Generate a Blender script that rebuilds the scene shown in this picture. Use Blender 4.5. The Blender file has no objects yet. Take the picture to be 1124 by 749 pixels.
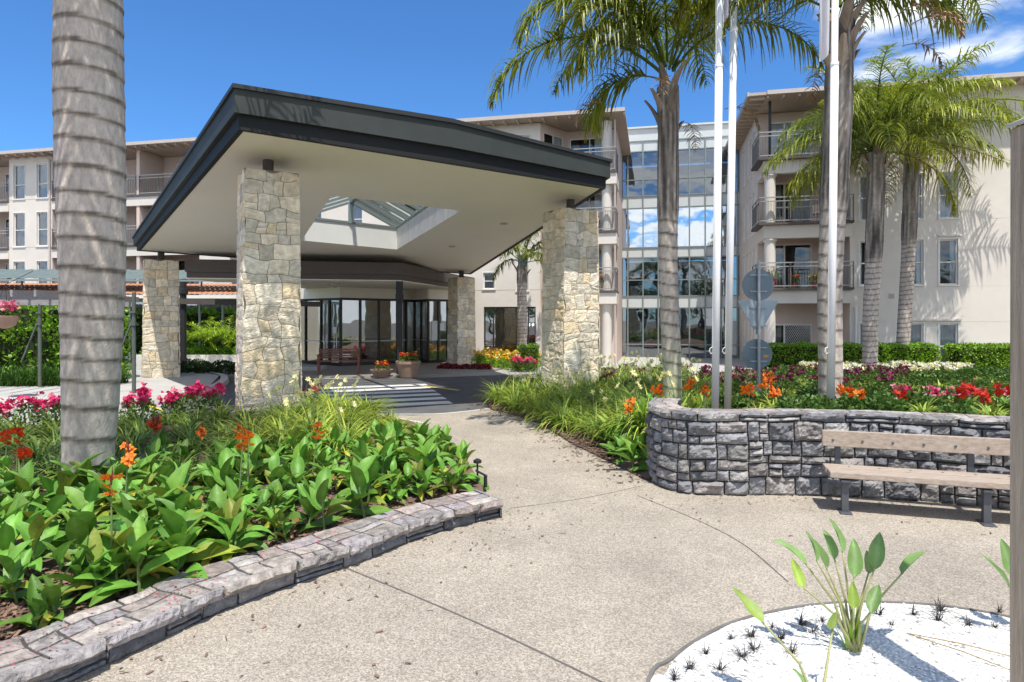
import bpy, bmesh, math, random
from mathutils import Vector, Matrix, noise, geometry
R = math.radians
scene = bpy.context.scene
COL = scene.collection
# ---------------------------------------------------------------- camera, sky, sun, exposure
CAMH = 2.1; FPX = 700.0; CX = 562.0; HY = 350.0
cam = bpy.data.cameras.new("camera"); camo = bpy.data.objects.new("camera", cam); COL.objects.link(camo)
camo.location = (0, 0, CAMH); camo.rotation_euler = (R(90), 0, 0)
cam.sensor_width = 36; cam.lens = FPX / 1124 * 36; cam.shift_y = -(374.5 - HY) / 1124
cam.clip_start = 0.05; cam.clip_end = 2000
scene.camera = camo
SUNV = Vector((-.09, .40, -1)).normalized()          # the way the sunlight travels
world = bpy.data.worlds.new("World"); scene.world = world; world.use_nodes = True
def build_world():
    nt = world.node_tree; N = nt.nodes; L = nt.links
    bg = N['Background']; bg.inputs['Strength'].default_value = .145
    sky = N.new('ShaderNodeTexSky'); sky.sky_type = 'NISHITA'; sky.sun_disc = False
    sky.sun_elevation = math.asin(-SUNV.z); sky.sun_rotation = math.atan2(-SUNV.x, -SUNV.y)
    sky.air_density = 1.0; sky.dust_density = .3; sky.ozone_density = 3.2; sky.altitude = 300
    tc = N.new('ShaderNodeTexCoord'); nrm = N.new('ShaderNodeVectorMath'); nrm.operation = 'NORMALIZE'
    L.new(tc.outputs['Generated'], nrm.inputs[0])
    sep = N.new('ShaderNodeSeparateXYZ'); L.new(nrm.outputs[0], sep.inputs[0])
    def math_(op, a, b=None, c=None):
        m = N.new('ShaderNodeMath'); m.operation = op
        for i, v in enumerate((a, b, c)):
            if v is None: continue
            if isinstance(v, (int, float)): m.inputs[i].default_value = v
            else: L.new(v, m.inputs[i])
        return m.outputs[0]
    # project onto a cloud deck
    zz = math_('MAXIMUM', sep.outputs[2], .06)
    comb = N.new('ShaderNodeCombineXYZ')
    L.new(math_('DIVIDE', sep.outputs[0], zz), comb.inputs[0]); L.new(math_('DIVIDE', sep.outputs[1], zz), comb.inputs[1])
    n = N.new('ShaderNodeTexNoise'); n.inputs['Scale'].default_value = 1.15; n.inputs['Detail'].default_value = 9; n.inputs['Roughness'].default_value = .55
    n.inputs['Distortion'].default_value = .3
    L.new(comb.outputs[0], n.inputs['Vector'])
    def region(v, lo, hi):
        v = Vector(v).normalized()
        d = N.new('ShaderNodeVectorMath'); d.operation = 'DOT_PRODUCT'; L.new(nrm.outputs[0], d.inputs[0]); d.inputs[1].default_value = v
        mr = N.new('ShaderNodeMapRange'); mr.interpolation_type = 'SMOOTHSTEP'; mr.inputs[1].default_value = math.cos(R(hi)); mr.inputs[2].default_value = math.cos(R(lo))
        L.new(d.outputs['Value'], mr.inputs[0]); return mr.outputs[0]
    r1 = region((.74, 1, .66), 6, 18)
    mrb = N.new('ShaderNodeMapRange'); mrb.inputs[1].default_value = .0; mrb.inputs[2].default_value = -.25; L.new(sep.outputs[1], mrb.inputs[0])
    reg = math_('MAXIMUM', r1, math_('MULTIPLY', mrb.outputs[0], 1.1))
    th = math_('ADD', n.outputs['Fac'], math_('MULTIPLY', math_('SUBTRACT', reg, 1.0), .5))
    mr = N.new('ShaderNodeMapRange'); mr.interpolation_type = 'SMOOTHSTEP'; mr.inputs[1].default_value = .43; mr.inputs[2].default_value = .62
    L.new(th, mr.inputs[0])
    hs = N.new('ShaderNodeMix'); hs.data_type = 'RGBA'; hs.blend_type = 'MULTIPLY'; hs.inputs[0].default_value = 1
    L.new(sky.outputs[0], hs.inputs[6]); hs.inputs[7].default_value = (.35, .62, .88, 1)
    mx = N.new('ShaderNodeMix'); mx.data_type = 'RGBA'
    L.new(mr.outputs[0], mx.inputs[0]); L.new(hs.outputs[2], mx.inputs[6]); mx.inputs[7].default_value = (6.2, 6.4, 6.6, 1)
    L.new(mx.outputs[2], bg.inputs['Color'])
build_world()
sl = bpy.data.lights.new("sun", 'SUN'); sl.energy = 3.8; sl.angle = R(.53); sl.color = (1, .955, .88)
so = bpy.data.objects.new("sun", sl); COL.objects.link(so); so.rotation_euler = SUNV.to_track_quat('-Z', 'Y').to_euler(); so.location = (0, 0, 40)
scene.view_settings.view_transform = 'Standard'; scene.view_settings.look = 'None'
scene.view_settings.exposure = .6; scene.view_settings.gamma = 1
scene.render.engine = 'CYCLES'
scene.cycles.max_bounces = 7; scene.cycles.transparent_max_bounces = 12; scene.cycles.use_denoising = True
scene.cycles.caustics_reflective = False; scene.cycles.caustics_refractive = False
scene.cycles.sample_clamp_indirect = 6

# ---------------------------------------------------------------- helpers
def G(px, py, z=0.0):                      # the point of height z seen at a pixel of the photograph
    d = (CAMH - z) * FPX / (py - HY); return Vector(((px - CX) / FPX * d, d, z))
def D(px, py, d): return Vector(((px - CX) / FPX * d, d, CAMH - (py - HY) / FPX * d))
class MB:
    def __init__(s): s.v = []; s.f = []; s.mi = []; s.c = []; s.cur = (1, 1, 1); s.m = 0
    def vert(s, p, c=None): s.v.append(Vector(p)); s.c.append(c or s.cur); return len(s.v) - 1
    def face(s, ids): s.f.append(tuple(ids)); s.mi.append(s.m)
    def poly(s, pts, c=None): s.face([s.vert(p, c) for p in pts])
    def hexa(s, b, t):                     # two rings of four points
        i = [s.vert(p) for p in b] + [s.vert(p) for p in t]
        for q in ((3, 2, 1, 0), (4, 5, 6, 7), (0, 1, 5, 4), (1, 2, 6, 5), (2, 3, 7, 6), (3, 0, 4, 7)): s.face([i[k] for k in q])
    def box(s, x0, x1, y0, y1, z0, z1):
        s.hexa([(x0, y0, z0), (x1, y0, z0), (x1, y1, z0), (x0, y1, z0)], [(x0, y0, z1), (x1, y0, z1), (x1, y1, z1), (x0, y1, z1)])
    def beam(s, a, b, w, h, up=(0, 0, 1)):
        a = Vector(a); b = Vector(b); t = (b - a).normalized(); sd = t.cross(Vector(up))
        if sd.length < 1e-4: sd = t.cross(Vector((1, 0, 0)))
        sd.normalize(); u = sd.cross(t); sd *= w / 2; u *= h / 2
        s.hexa([a - sd - u, a + sd - u, a + sd + u, a - sd + u], [b - sd - u, b + sd - u, b + sd + u, b - sd + u])
    def tube(s, pts, rad, n=8, cap=True, cols=None):
        pts = [Vector(p) for p in pts]
        if not isinstance(rad, (list, tuple)): rad = [rad] * len(pts)
        rings = []; ref = None
        for k, p in enumerate(pts):
            t = (pts[min(k + 1, len(pts) - 1)] - pts[max(k - 1, 0)]).normalized()
            if ref is None: ref = t.cross(Vector((0, 0, 1))) if abs(t.z) < .9 else t.cross(Vector((0, 1, 0)))
            ref = (ref - t * ref.dot(t)).normalized(); b = t.cross(ref)
            c = cols[k] if cols else None
            rings.append([s.vert(p + (ref * math.cos(a) + b * math.sin(a)) * rad[k], c) for a in [2 * math.pi * j / n for j in range(n)]])
        for k in range(len(rings) - 1):
            for j in range(n): s.face((rings[k][j], rings[k][(j + 1) % n], rings[k + 1][(j + 1) % n], rings[k + 1][j]))
        if cap: s.face(rings[0][::-1]); s.face(rings[-1])
    def lathe(s, c, prof, n=24):           # prof: (radius, z)
        rings = [[s.vert((c[0] + r * math.cos(2 * math.pi * j / n), c[1] + r * math.sin(2 * math.pi * j / n), c[2] + z)) for j in range(n)] for r, z in prof]
        for k in range(len(rings) - 1):
            for j in range(n): s.face((rings[k][j], rings[k][(j + 1) % n], rings[k + 1][(j + 1) % n], rings[k + 1][j]))
        s.face(rings[0][::-1]); s.face(rings[-1])
    def prism(s, pts, z0, z1):             # simple plan polygon, counter-clockwise
        lo = [s.vert((p[0], p[1], z0)) for p in pts]; hi = [s.vert((p[0], p[1], z1)) for p in pts]; n = len(pts)
        s.face(lo[::-1]); s.face(hi)
        for k in range(n): s.face((lo[k], lo[(k + 1) % n], hi[(k + 1) % n], hi[k]))
    def build(s, name, mats, parent=None, smooth=False, bevel=0):
        off = Vector((0, 0, 0)); p = parent
        while p is not None: off += p.location; p = p.parent
        me = bpy.data.meshes.new(name); me.from_pydata([v - off for v in s.v], [], s.f)
        if not isinstance(mats, (list, tuple)): mats = [mats]
        for m in mats: me.materials.append(m)
        if len(mats) > 1: me.polygons.foreach_set('material_index', s.mi)
        if any(c != (1, 1, 1) for c in s.c):
            at = me.color_attributes.new('Col', 'FLOAT_COLOR', 'POINT')
            fl = []
            for c in s.c: fl += [c[0], c[1], c[2], 1]
            at.data.foreach_set('color', fl)
        if smooth: me.polygons.foreach_set('use_smooth', [True] * len(me.polygons))
        me.update()
        o = bpy.data.objects.new(name, me); COL.objects.link(o); o.parent = parent
        if bevel:
            bv = o.modifiers.new('bevel', 'BEVEL'); bv.width = bevel; bv.segments = 2; bv.limit_method = 'ANGLE'
        return o
def tag(o, label=None, cat=None, group=None, kind=None):
    if label: o['label'] = label
    if cat: o['category'] = cat
    if group: o['group'] = group
    if kind: o['kind'] = kind
    return o
def thing(name, label, cat, loc=(0, 0, 0), rz=0, group=None):
    o = bpy.data.objects.new(name, None); COL.objects.link(o); o.location = loc; o.rotation_euler = (0, 0, rz); o.empty_display_size = .1
    return tag(o, label, cat, group)
def copy_tree(o, parent=None):
    c = o.copy(); COL.objects.link(c); c.parent = parent
    for ch in list(o.children): copy_tree(ch, c)
    return c
def struct(name, mb, mat): return tag(mb.build(name, mat), kind='structure')

# ---------------------------------------------------------------- materials
def mat(name, col, rough=.8, var=.15, scale=6, bump=.15, bscale=60, attr=False, metal=0, spec=.4, trans=0, rnd=0, col2=None, dist=.02, stretch=None):
    m = bpy.data.materials.new(name); m.use_nodes = True; nt = m.node_tree; N = nt.nodes; L = nt.links
    bs = N['Principled BSDF']; bs.inputs['Roughness'].default_value = rough; bs.inputs['Metallic'].default_value = metal
    bs.inputs['Specular IOR Level'].default_value = spec
    tc = N.new('ShaderNodeTexCoord'); src = tc.outputs['Object']
    if stretch:
        mp = N.new('ShaderNodeMapping'); mp.inputs['Scale'].default_value = stretch; L.new(src, mp.inputs[0]); src = mp.outputs[0]
    n = N.new('ShaderNodeTexNoise'); n.inputs['Scale'].default_value = scale; n.inputs['Detail'].default_value = 6; n.inputs['Roughness'].default_value = .6
    L.new(src, n.inputs['Vector'])
    mr = N.new('ShaderNodeMapRange'); mr.inputs[1].default_value = .3; mr.inputs[2].default_value = .7; L.new(n.outputs['Fac'], mr.inputs[0])
    mx = N.new('ShaderNodeMix'); mx.data_type = 'RGBA'; L.new(mr.outputs[0], mx.inputs[0])
    c2 = col2 or [min(1, c * (1 + var)) for c in col]; c1 = col if col2 else [c * (1 - var) for c in col]
    mx.inputs[6].default_value = (*c1, 1); mx.inputs[7].default_value = (*c2, 1)
    out = mx.outputs[2]
    def mul(a, b):
        q = N.new('ShaderNodeMix'); q.data_type = 'RGBA'; q.blend_type = 'MULTIPLY'; q.inputs[0].default_value = 1; L.new(a, q.inputs[6]); L.new(b, q.inputs[7]); return q.outputs[2]
    if attr:
        a = N.new('ShaderNodeAttribute'); a.attribute_name = 'Col'; out = mul(out, a.outputs['Color'])
    if rnd:
        oi = N.new('ShaderNodeObjectInfo'); r2 = N.new('ShaderNodeMapRange'); r2.inputs[3].default_value = 1 - rnd; r2.inputs[4].default_value = 1 + rnd
        L.new(oi.outputs['Random'], r2.inputs[0]); out = mul(out, r2.outputs[0])
    L.new(out, bs.inputs['Base Color'])
    if bump:
        nb = N.new('ShaderNodeTexNoise'); nb.inputs['Scale'].default_value = bscale; nb.inputs['Detail'].default_value = 5; L.new(src, nb.inputs['Vector'])
        b = N.new('ShaderNodeBump'); b.inputs['Strength'].default_value = bump; b.inputs['Distance'].default_value = dist
        L.new(nb.outputs['Fac'], b.inputs['Height']); L.new(b.outputs[0], bs.inputs['Normal'])
    if trans:
        t = N.new('ShaderNodeBsdfTranslucent'); L.new(out, t.inputs[0]); ms = N.new('ShaderNodeMixShader'); ms.inputs[0].default_value = trans
        L.new(bs.outputs[0], ms.inputs[1]); L.new(t.outputs[0], ms.inputs[2]); L.new(ms.outputs[0], N['Material Output'].inputs[0])
    return m
def glass(name, tint, refl=.12, f=.55):
    m = bpy.data.materials.new(name); m.use_nodes = True; nt = m.node_tree; N = nt.nodes; L = nt.links; N.remove(N['Principled BSDF'])
    tr = N.new('ShaderNodeBsdfTransparent'); tr.inputs[0].default_value = (*tint, 1)
    gl = N.new('ShaderNodeBsdfGlossy'); gl.inputs['Roughness'].default_value = .02; gl.inputs[0].default_value = (.93, .97, 1, 1)
    fr = N.new('ShaderNodeLayerWeight'); fr.inputs[0].default_value = f
    nz = N.new('ShaderNodeTexNoise'); nz.inputs['Scale'].default_value = .6; bp = N.new('ShaderNodeBump'); bp.inputs['Strength'].default_value = .04; bp.inputs['Distance'].default_value = .3
    tc = N.new('ShaderNodeTexCoord'); L.new(tc.outputs['Object'], nz.inputs['Vector']); L.new(nz.outputs['Fac'], bp.inputs['Height']); L.new(bp.outputs[0], gl.inputs['Normal'])
    mr = N.new('ShaderNodeMapRange'); mr.inputs[3].default_value = refl; mr.inputs[4].default_value = 1; L.new(fr.outputs['Fresnel'], mr.inputs[0])
    ms = N.new('ShaderNodeMixShader'); L.new(mr.outputs[0], ms.inputs[0]); L.new(tr.outputs[0], ms.inputs[1]); L.new(gl.outputs[0], ms.inputs[2]); L.new(ms.outputs[0], N['Material Output'].inputs[0])
    return m
def aggregate():
    m = mat('exposed_aggregate', (.385, .35, .305), .9, .08, 1.2, 0)
    nt = m.node_tree; N = nt.nodes; L = nt.links; bs = N['Principled BSDF']
    tc = N.new('ShaderNodeTexCoord'); old = bs.inputs['Base Color'].links[0].from_socket
    v = N.new('ShaderNodeTexVoronoi'); v.inputs['Scale'].default_value = 105; L.new(tc.outputs['Object'], v.inputs['Vector'])
    cr = N.new('ShaderNodeValToRGB'); e = cr.color_ramp.elements; e[0].position = 0; e[0].color = (.62, .58, .53, 1); e[1].position = 1; e[1].color = (1.32, 1.28, 1.2, 1)
    k = cr.color_ramp.elements.new(.3); k.color = (.78, .74, .68, 1); k = cr.color_ramp.elements.new(.75); k.color = (1.12, 1.09, 1.02, 1)
    sp = N.new('ShaderNodeSeparateColor'); L.new(v.outputs['Color'], sp.inputs[0]); L.new(sp.outputs[0], cr.inputs[0])
    q = N.new('ShaderNodeMix'); q.data_type = 'RGBA'; q.blend_type = 'MULTIPLY'; q.inputs[0].default_value = 1; L.new(old, q.inputs[6]); L.new(cr.outputs[0], q.inputs[7])
    # large soft stains
    n = N.new('ShaderNodeTexNoise'); n.inputs['Scale'].default_value = .7; n.inputs['Detail'].default_value = 7; n.inputs['Roughness'].default_value = .7; L.new(tc.outputs['Object'], n.inputs['Vector'])
    mr = N.new('ShaderNodeMapRange'); mr.inputs[1].default_value = .35; mr.inputs[2].default_value = .65; mr.inputs[3].default_value = .84; mr.inputs[4].default_value = 1.10; L.new(n.outputs['Fac'], mr.inputs[0])
    q2 = N.new('ShaderNodeMix'); q2.data_type = 'RGBA'; q2.blend_type = 'MULTIPLY'; q2.inputs[0].default_value = 1; L.new(q.outputs[2], q2.inputs[6]); L.new(mr.outputs[0], q2.inputs[7])
    L.new(q2.outputs[2], bs.inputs['Base Color'])
    b = N.new('ShaderNodeBump'); b.inputs['Strength'].default_value = .7; b.inputs['Distance'].default_value = .006; L.new(v.outputs['Distance'], b.inputs['Height']); b.invert = True; L.new(b.outputs[0], bs.inputs['Normal'])
    return m
def pebbles():
    m = mat('white_pebble', (.72, .71, .68), .8, .05, 3, 0)
    nt = m.node_tree; N = nt.nodes; L = nt.links; bs = N['Principled BSDF']; tc = N.new('ShaderNodeTexCoord')
    v = N.new('ShaderNodeTexVoronoi'); v.inputs['Scale'].default_value = 42; L.new(tc.outputs['Object'], v.inputs['Vector'])
    cr = N.new('ShaderNodeValToRGB'); e = cr.color_ramp.elements; e[0].position = .0; e[0].color = (.92, .91, .88, 1); e[1].position = .75; e[1].color = (.55, .53, .49, 1)
    L.new(v.outputs['Distance'], cr.inputs[0]); L.new(cr.outputs[0], bs.inputs['Base Color'])
    b = N.new('ShaderNodeBump'); b.inputs['Strength'].default_value = .8; b.inputs['Distance'].default_value = .012; b.invert = True; L.new(v.outputs['Distance'], b.inputs['Height']); L.new(b.outputs[0], bs.inputs['Normal'])
    return m
def mulch_mat():
    m = mat('bark_mulch', (.10, .06, .042), .95, 0, 30, .9, 45, col2=(.30, .20, .15), dist=.03, stretch=(1, 2.2, 1))
    return m
M = dict(
    path=aggregate(), pebble=pebbles(), mulch=mulch_mat(),
    asphalt=mat('asphalt', (.105, .105, .108), .9, .18, 2, .3, 200),
    pale_road=mat('pale_driveway', (.34, .33, .315), .9, .12, 1.5, .2, 150),
    concrete=mat('concrete', (.42, .41, .39), .9, .1, 2, .2, 80),
    kerb=mat('kerb_concrete', (.50, .49, .46), .9, .12, 3, .2, 80),
    paint=mat('white_road_paint', (.74, .74, .73), .7, .06, 8, .05), yellow=mat('yellow_road_paint', (.75, .52, .05), .7, .08, 8, .05),
    soil=mat('dull_ground', (.16, .15, .12), .95, .2, 1, .3, 20),
    joint=mat('dark_joint', (.12, .11, .10), .95, .1),
    bluestone=mat('blue_grey_stone', (.235, .232, .235), .85, .38, 9, .9, 32, attr=True, dist=.03),
    capstone=mat('cap_stone', (.31, .285, .265), .9, .42, 11, 1.0, 30, attr=True, dist=.03),
    mortar=mat('dark_mortar', (.07, .065, .06), .95, .2), creammortar=mat('cream_mortar', (.21, .17, .12), .95, .25, 10),
    cream=mat('cream_stone', (.79, .70, .56), .9, .24, 7, .9, 30, attr=True, dist=.03),
    soffit=mat('painted_soffit', (.88, .83, .73), .7, .02, 1, .03), fascia=mat('grey_metal_fascia', (.045, .052, .050), .65, .15, 1.2, .03, spec=.3),
    fasciadark=mat('charcoal_metal', (.014, .015, .016), .65, .1, 2, .03, spec=.3), capping=mat('roof_capping', (.028, .030, .030), .5, .1, 2, .02),
    white=mat('white_paint', (.78, .77, .74), .6, .02, 2, .02), brown=mat('taupe_fascia', (.105, .085, .075), .6, .1, 2, .03),
    render=mat('greige_render', (.70, .645, .575), .9, .06, .8, .12, 60), pink=mat('pink_beige_render', (.66, .53, .455), .9, .04, .8, .1, 60),
    eave=mat('eave_lining', (.50, .40, .33), .8, .05, 2, .05), gutter=mat('gutter_metal', (.52, .46, .42), .5, .05),
    frame=mat('window_frame_white', (.76, .73, .68), .5, .02), alu=mat('grey_green_aluminium', (.25, .29, .28), .4, .03, metal=.3),
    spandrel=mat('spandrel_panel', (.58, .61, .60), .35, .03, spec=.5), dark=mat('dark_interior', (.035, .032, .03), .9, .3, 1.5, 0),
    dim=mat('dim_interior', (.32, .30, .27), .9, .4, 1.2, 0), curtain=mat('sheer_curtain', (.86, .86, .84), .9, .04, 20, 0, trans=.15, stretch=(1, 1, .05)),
    glass=glass('window_glass', (.86, .89, .92), .05, .35), bluegl=glass('curtain_wall_glass', (.36, .42, .46), .16, .4), shopgl=glass('shop_glass', (.70, .73, .70), .26),
    mirror=glass('reflective_glass', (.2, .24, .28), .62), rail=mat('rail_metal', (.16, .15, .145), .5, .05, metal=.2), railtop=mat('rail_top_metal', (.38, .36, .34), .4, .05, metal=.3),
    slab=mat('slab_edge', (.10, .085, .08), .8, .1), doorframe=mat('bronze_door_frame', (.05, .045, .04), .45, .08, metal=.3),
    post=mat('dark_post', (.03, .03, .032), .5, .1), greenpost=mat('green_grey_post', (.10, .115, .10), .5, .1),
    tile=mat('terracotta_roof', (.44, .20, .11), .85, .25, 7, .4, 40), polycarb=mat('green_awning_sheet', (.13, .17, .16), .5, .15, 3, .1, spec=.5),
    beamgrey=mat('weathered_beam', (.30, .29, .30), .9, .25, 5, .4, 50, stretch=(1, 6, 6)),
    wood=mat('bench_timber', (.36, .27, .20), .75, .18, 3, .6, 30, stretch=(1.2, 14, 14), col2=(.54, .46, .39)),
    redwood=mat('stained_bench_timber', (.26, .10, .065), .6, .2, 8, .1), steel=mat('dark_steel', (.11, .115, .13), .5, .12, 10, .1, metal=.4),
    oldwood=mat('weathered_post_timber', (.36, .27, .19), .9, .3, 4, .7, 26, stretch=(9, 9, .5), col2=(.58, .47, .36)),
    pole=mat('white_pole', (.80, .80, .80), .35, .02, 2, 0, spec=.6), flag=mat('pale_flag_cloth', (.74, .73, .78), .9, .06, 2, .05, trans=.35), flagblue=mat('blue_flag_cloth', (.30, .34, .50), .9, .2, 3, 0, trans=.3),
    signback=mat('sign_back_metal', (.20, .25, .29), .5, .15, 4, .03, metal=.3), signpale=mat('pale_sign_back', (.40, .47, .52), .5, .1, 4, .03, metal=.2), galv=mat('galvanised_steel', (.42, .44, .46), .45, .1, metal=.5),
    sticker=mat('orange_sticker', (.75, .38, .03), .6, .05),
    terracotta=mat('clay_pot', (.40, .26, .19), .85, .15, 5, .15, 40), redpot=mat('red_pot', (.38, .08, .05), .6, .1), planterwhite=mat('planter_wall_render', (.72, .69, .64), .8, .06), 
    bark=mat('palm_bark', (.50, .43, .37), .9, .26, 9, .5, 28, attr=True, dist=.02, stretch=(1.8, 1.8, .8)), 
    boot=mat('palm_leaf_base', (.26, .21, .17), .9, .4, 8, .6, 20, attr=True, stretch=(1, 1, .3)),
    frond=mat('palm_leaf', (.125, .18, .022), .42, .28, 3, 0, attr=True, trans=.34, spec=.5), leaf=mat('broad_leaf', (.150, .315, .045), .48, .2, 9, .2, 40, attr=True, trans=.27, rnd=.14, spec=.45),
    lily=mat('strap_leaf', (.25, .385, .065), .5, .25, 5, 0, attr=True, trans=.28, rnd=.12), shrub=mat('shrub_leaf', (.105, .185, .03), .45, .25, 8, 0, attr=True, trans=.25, rnd=.1),
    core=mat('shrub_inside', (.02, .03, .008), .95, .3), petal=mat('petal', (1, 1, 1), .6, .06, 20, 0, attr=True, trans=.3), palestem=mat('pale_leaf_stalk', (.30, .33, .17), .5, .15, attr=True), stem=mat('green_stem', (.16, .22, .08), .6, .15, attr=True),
    blackgrass=mat('dark_grass_blade', (.035, .028, .026), .5, .3, attr=True), notice=mat('paper_notice', (.75, .8, .82), .7, .02), red=mat('dark_red_leaf', (.20, .02, .035), .55, .25, 8, 0, trans=.2, attr=True),
    kerbdark=mat('grey_edging', (.16, .15, .14), .9, .2), lampblack=mat('black_plastic', (.02, .02, .02), .4, .05), armchair=mat('pale_upholstery', (.55, .54, .48), .9, .05),
)
def bulb():
    m = bpy.data.materials.new('lit_sign_letters'); m.use_nodes = True; b = m.node_tree.nodes['Principled BSDF']
    b.inputs['Emission Color'].default_value = (1, .95, .85, 1); b.inputs['Emission Strength'].default_value = 1.6; return m
M['bulb'] = bulb()

# ---------------------------------------------------------------- geometry helpers
def smoothstep(t): t = max(0, min(1, t)); return t * t * (3 - 2 * t)
def inside(p, poly):
    x, y = p[0], p[1]; c = False; n = len(poly); j = n - 1
    for i in range(n):
        a = poly[i]; b = poly[j]
        if (a[1] > y) != (b[1] > y) and x < (b[0] - a[0]) * (y - a[1]) / (b[1] - a[1]) + a[0]: c = not c
        j = i
    return c
def segdist(p, a, b):
    p = Vector(p[:2]); a = Vector(a[:2]); b = Vector(b[:2]); ab = b - a; t = max(0, min(1, (p - a).dot(ab) / max(1e-9, ab.length_squared))); return (p - a - ab * t).length
def linedist(p, pl, closed=False):
    n = len(pl); return min(segdist(p, pl[i], pl[(i + 1) % n]) for i in range(n if closed else n - 1))
def catmull(pts, k=8):
    P = [Vector(p) for p in pts]; P = [P[0] * 2 - P[1]] + P + [P[-1] * 2 - P[-2]]; out = []
    for i in range(1, len(P) - 2):
        for j in range(k):
            t = j / k; a, b, c, d = P[i - 1:i + 3]
            out.append(.5 * ((2 * b) + (c - a) * t + (2 * a - 5 * b + 4 * c - d) * t * t + (3 * b - a - 3 * c + d) * t ** 3))
    out.append(P[-2]); return out
def sheet(poly, hf, step=.3, seed=1):      # a triangulated, gently uneven sheet inside a plan polygon
    rng = random.Random(seed); pts = []; edges = []
    n = len(poly)
    for i in range(n):
        a = Vector(poly[i][:2]); b = Vector(poly[(i + 1) % n][:2]); k = max(1, int((b - a).length / step))
        for j in range(k): pts.append(a.lerp(b, j / k))
    m = len(pts); edges = [(i, (i + 1) % m) for i in range(m)]; bd = list(pts)
    x0 = min(p.x for p in bd); x1 = max(p.x for p in bd); y0 = min(p.y for p in bd); y1 = max(p.y for p in bd)
    y = y0
    while y < y1:
        x = x0
        while x < x1:
            p = Vector((x + rng.uniform(-.3, .3) * step, y + rng.uniform(-.3, .3) * step))
            if inside(p, bd) and linedist(p, bd, True) > step * .35: pts.append(p)
            x += step
        y += step
    v, e, f, *_ = geometry.delaunay_2d_cdt(pts, edges, [], 1, 1e-5)
    mb = MB()
    for p in v: mb.vert((p.x, p.y, hf(p.x, p.y)))
    for t in f: mb.face(t)
    return mb
def nz(x, y, z=0): return noise.noise(Vector((x, y, z)))
class Path:
    def __init__(s, pts, k=8):
        s.p = catmull([Vector((q[0], q[1], 0)) for q in pts], k); s.l = [0]
        for i in range(1, len(s.p)): s.l.append(s.l[-1] + (s.p[i] - s.p[i - 1]).length)
        s.len = s.l[-1]
    def at(s, d):
        d = max(0, min(s.len - 1e-6, d)); i = 0
        lo, hi = 0, len(s.l) - 1
        while hi - lo > 1:
            mid = (lo + hi) // 2
            if s.l[mid] <= d: lo = mid
            else: hi = mid
        t = (d - s.l[lo]) / max(1e-9, s.l[lo + 1] - s.l[lo]); a = s.p[max(0, lo - 1)]; b = s.p[min(len(s.p) - 1, lo + 2)]
        tn = (b - a).normalized(); return s.p[lo].lerp(s.p[lo + 1], t), tn
def guillotine(rng, r, mw, mh, nw, nh, out):
    s0, s1, z0, z1 = r; w = s1 - s0; h = z1 - z0
    can_h = h > 2 * nh; can_w = w > 2 * nw
    need = (w > mw and can_w) or (h > mh and can_h)
    if not need and rng.random() < .75 or not (can_h or can_w): out.append(r); return
    if can_h and (h > mh) and (not (w > mw) or rng.random() < .5 * (h / mh) / (w / mw) + .2) or not can_w:
        z = z0 + max(nh, min(h - nh, h * rng.uniform(.35, .65))); guillotine(rng, (s0, s1, z0, z), mw, mh, nw, nh, out); guillotine(rng, (s0, s1, z, z1), mw, mh, nw, nh, out)
    else:
        s = s0 + max(nw, min(w - nw, w * rng.uniform(.3, .7))); guillotine(rng, (s0, s, z0, z1), mw, mh, nw, nh, out); guillotine(rng, (s, s1, z0, z1), mw, mh, nw, nh, out)
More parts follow.
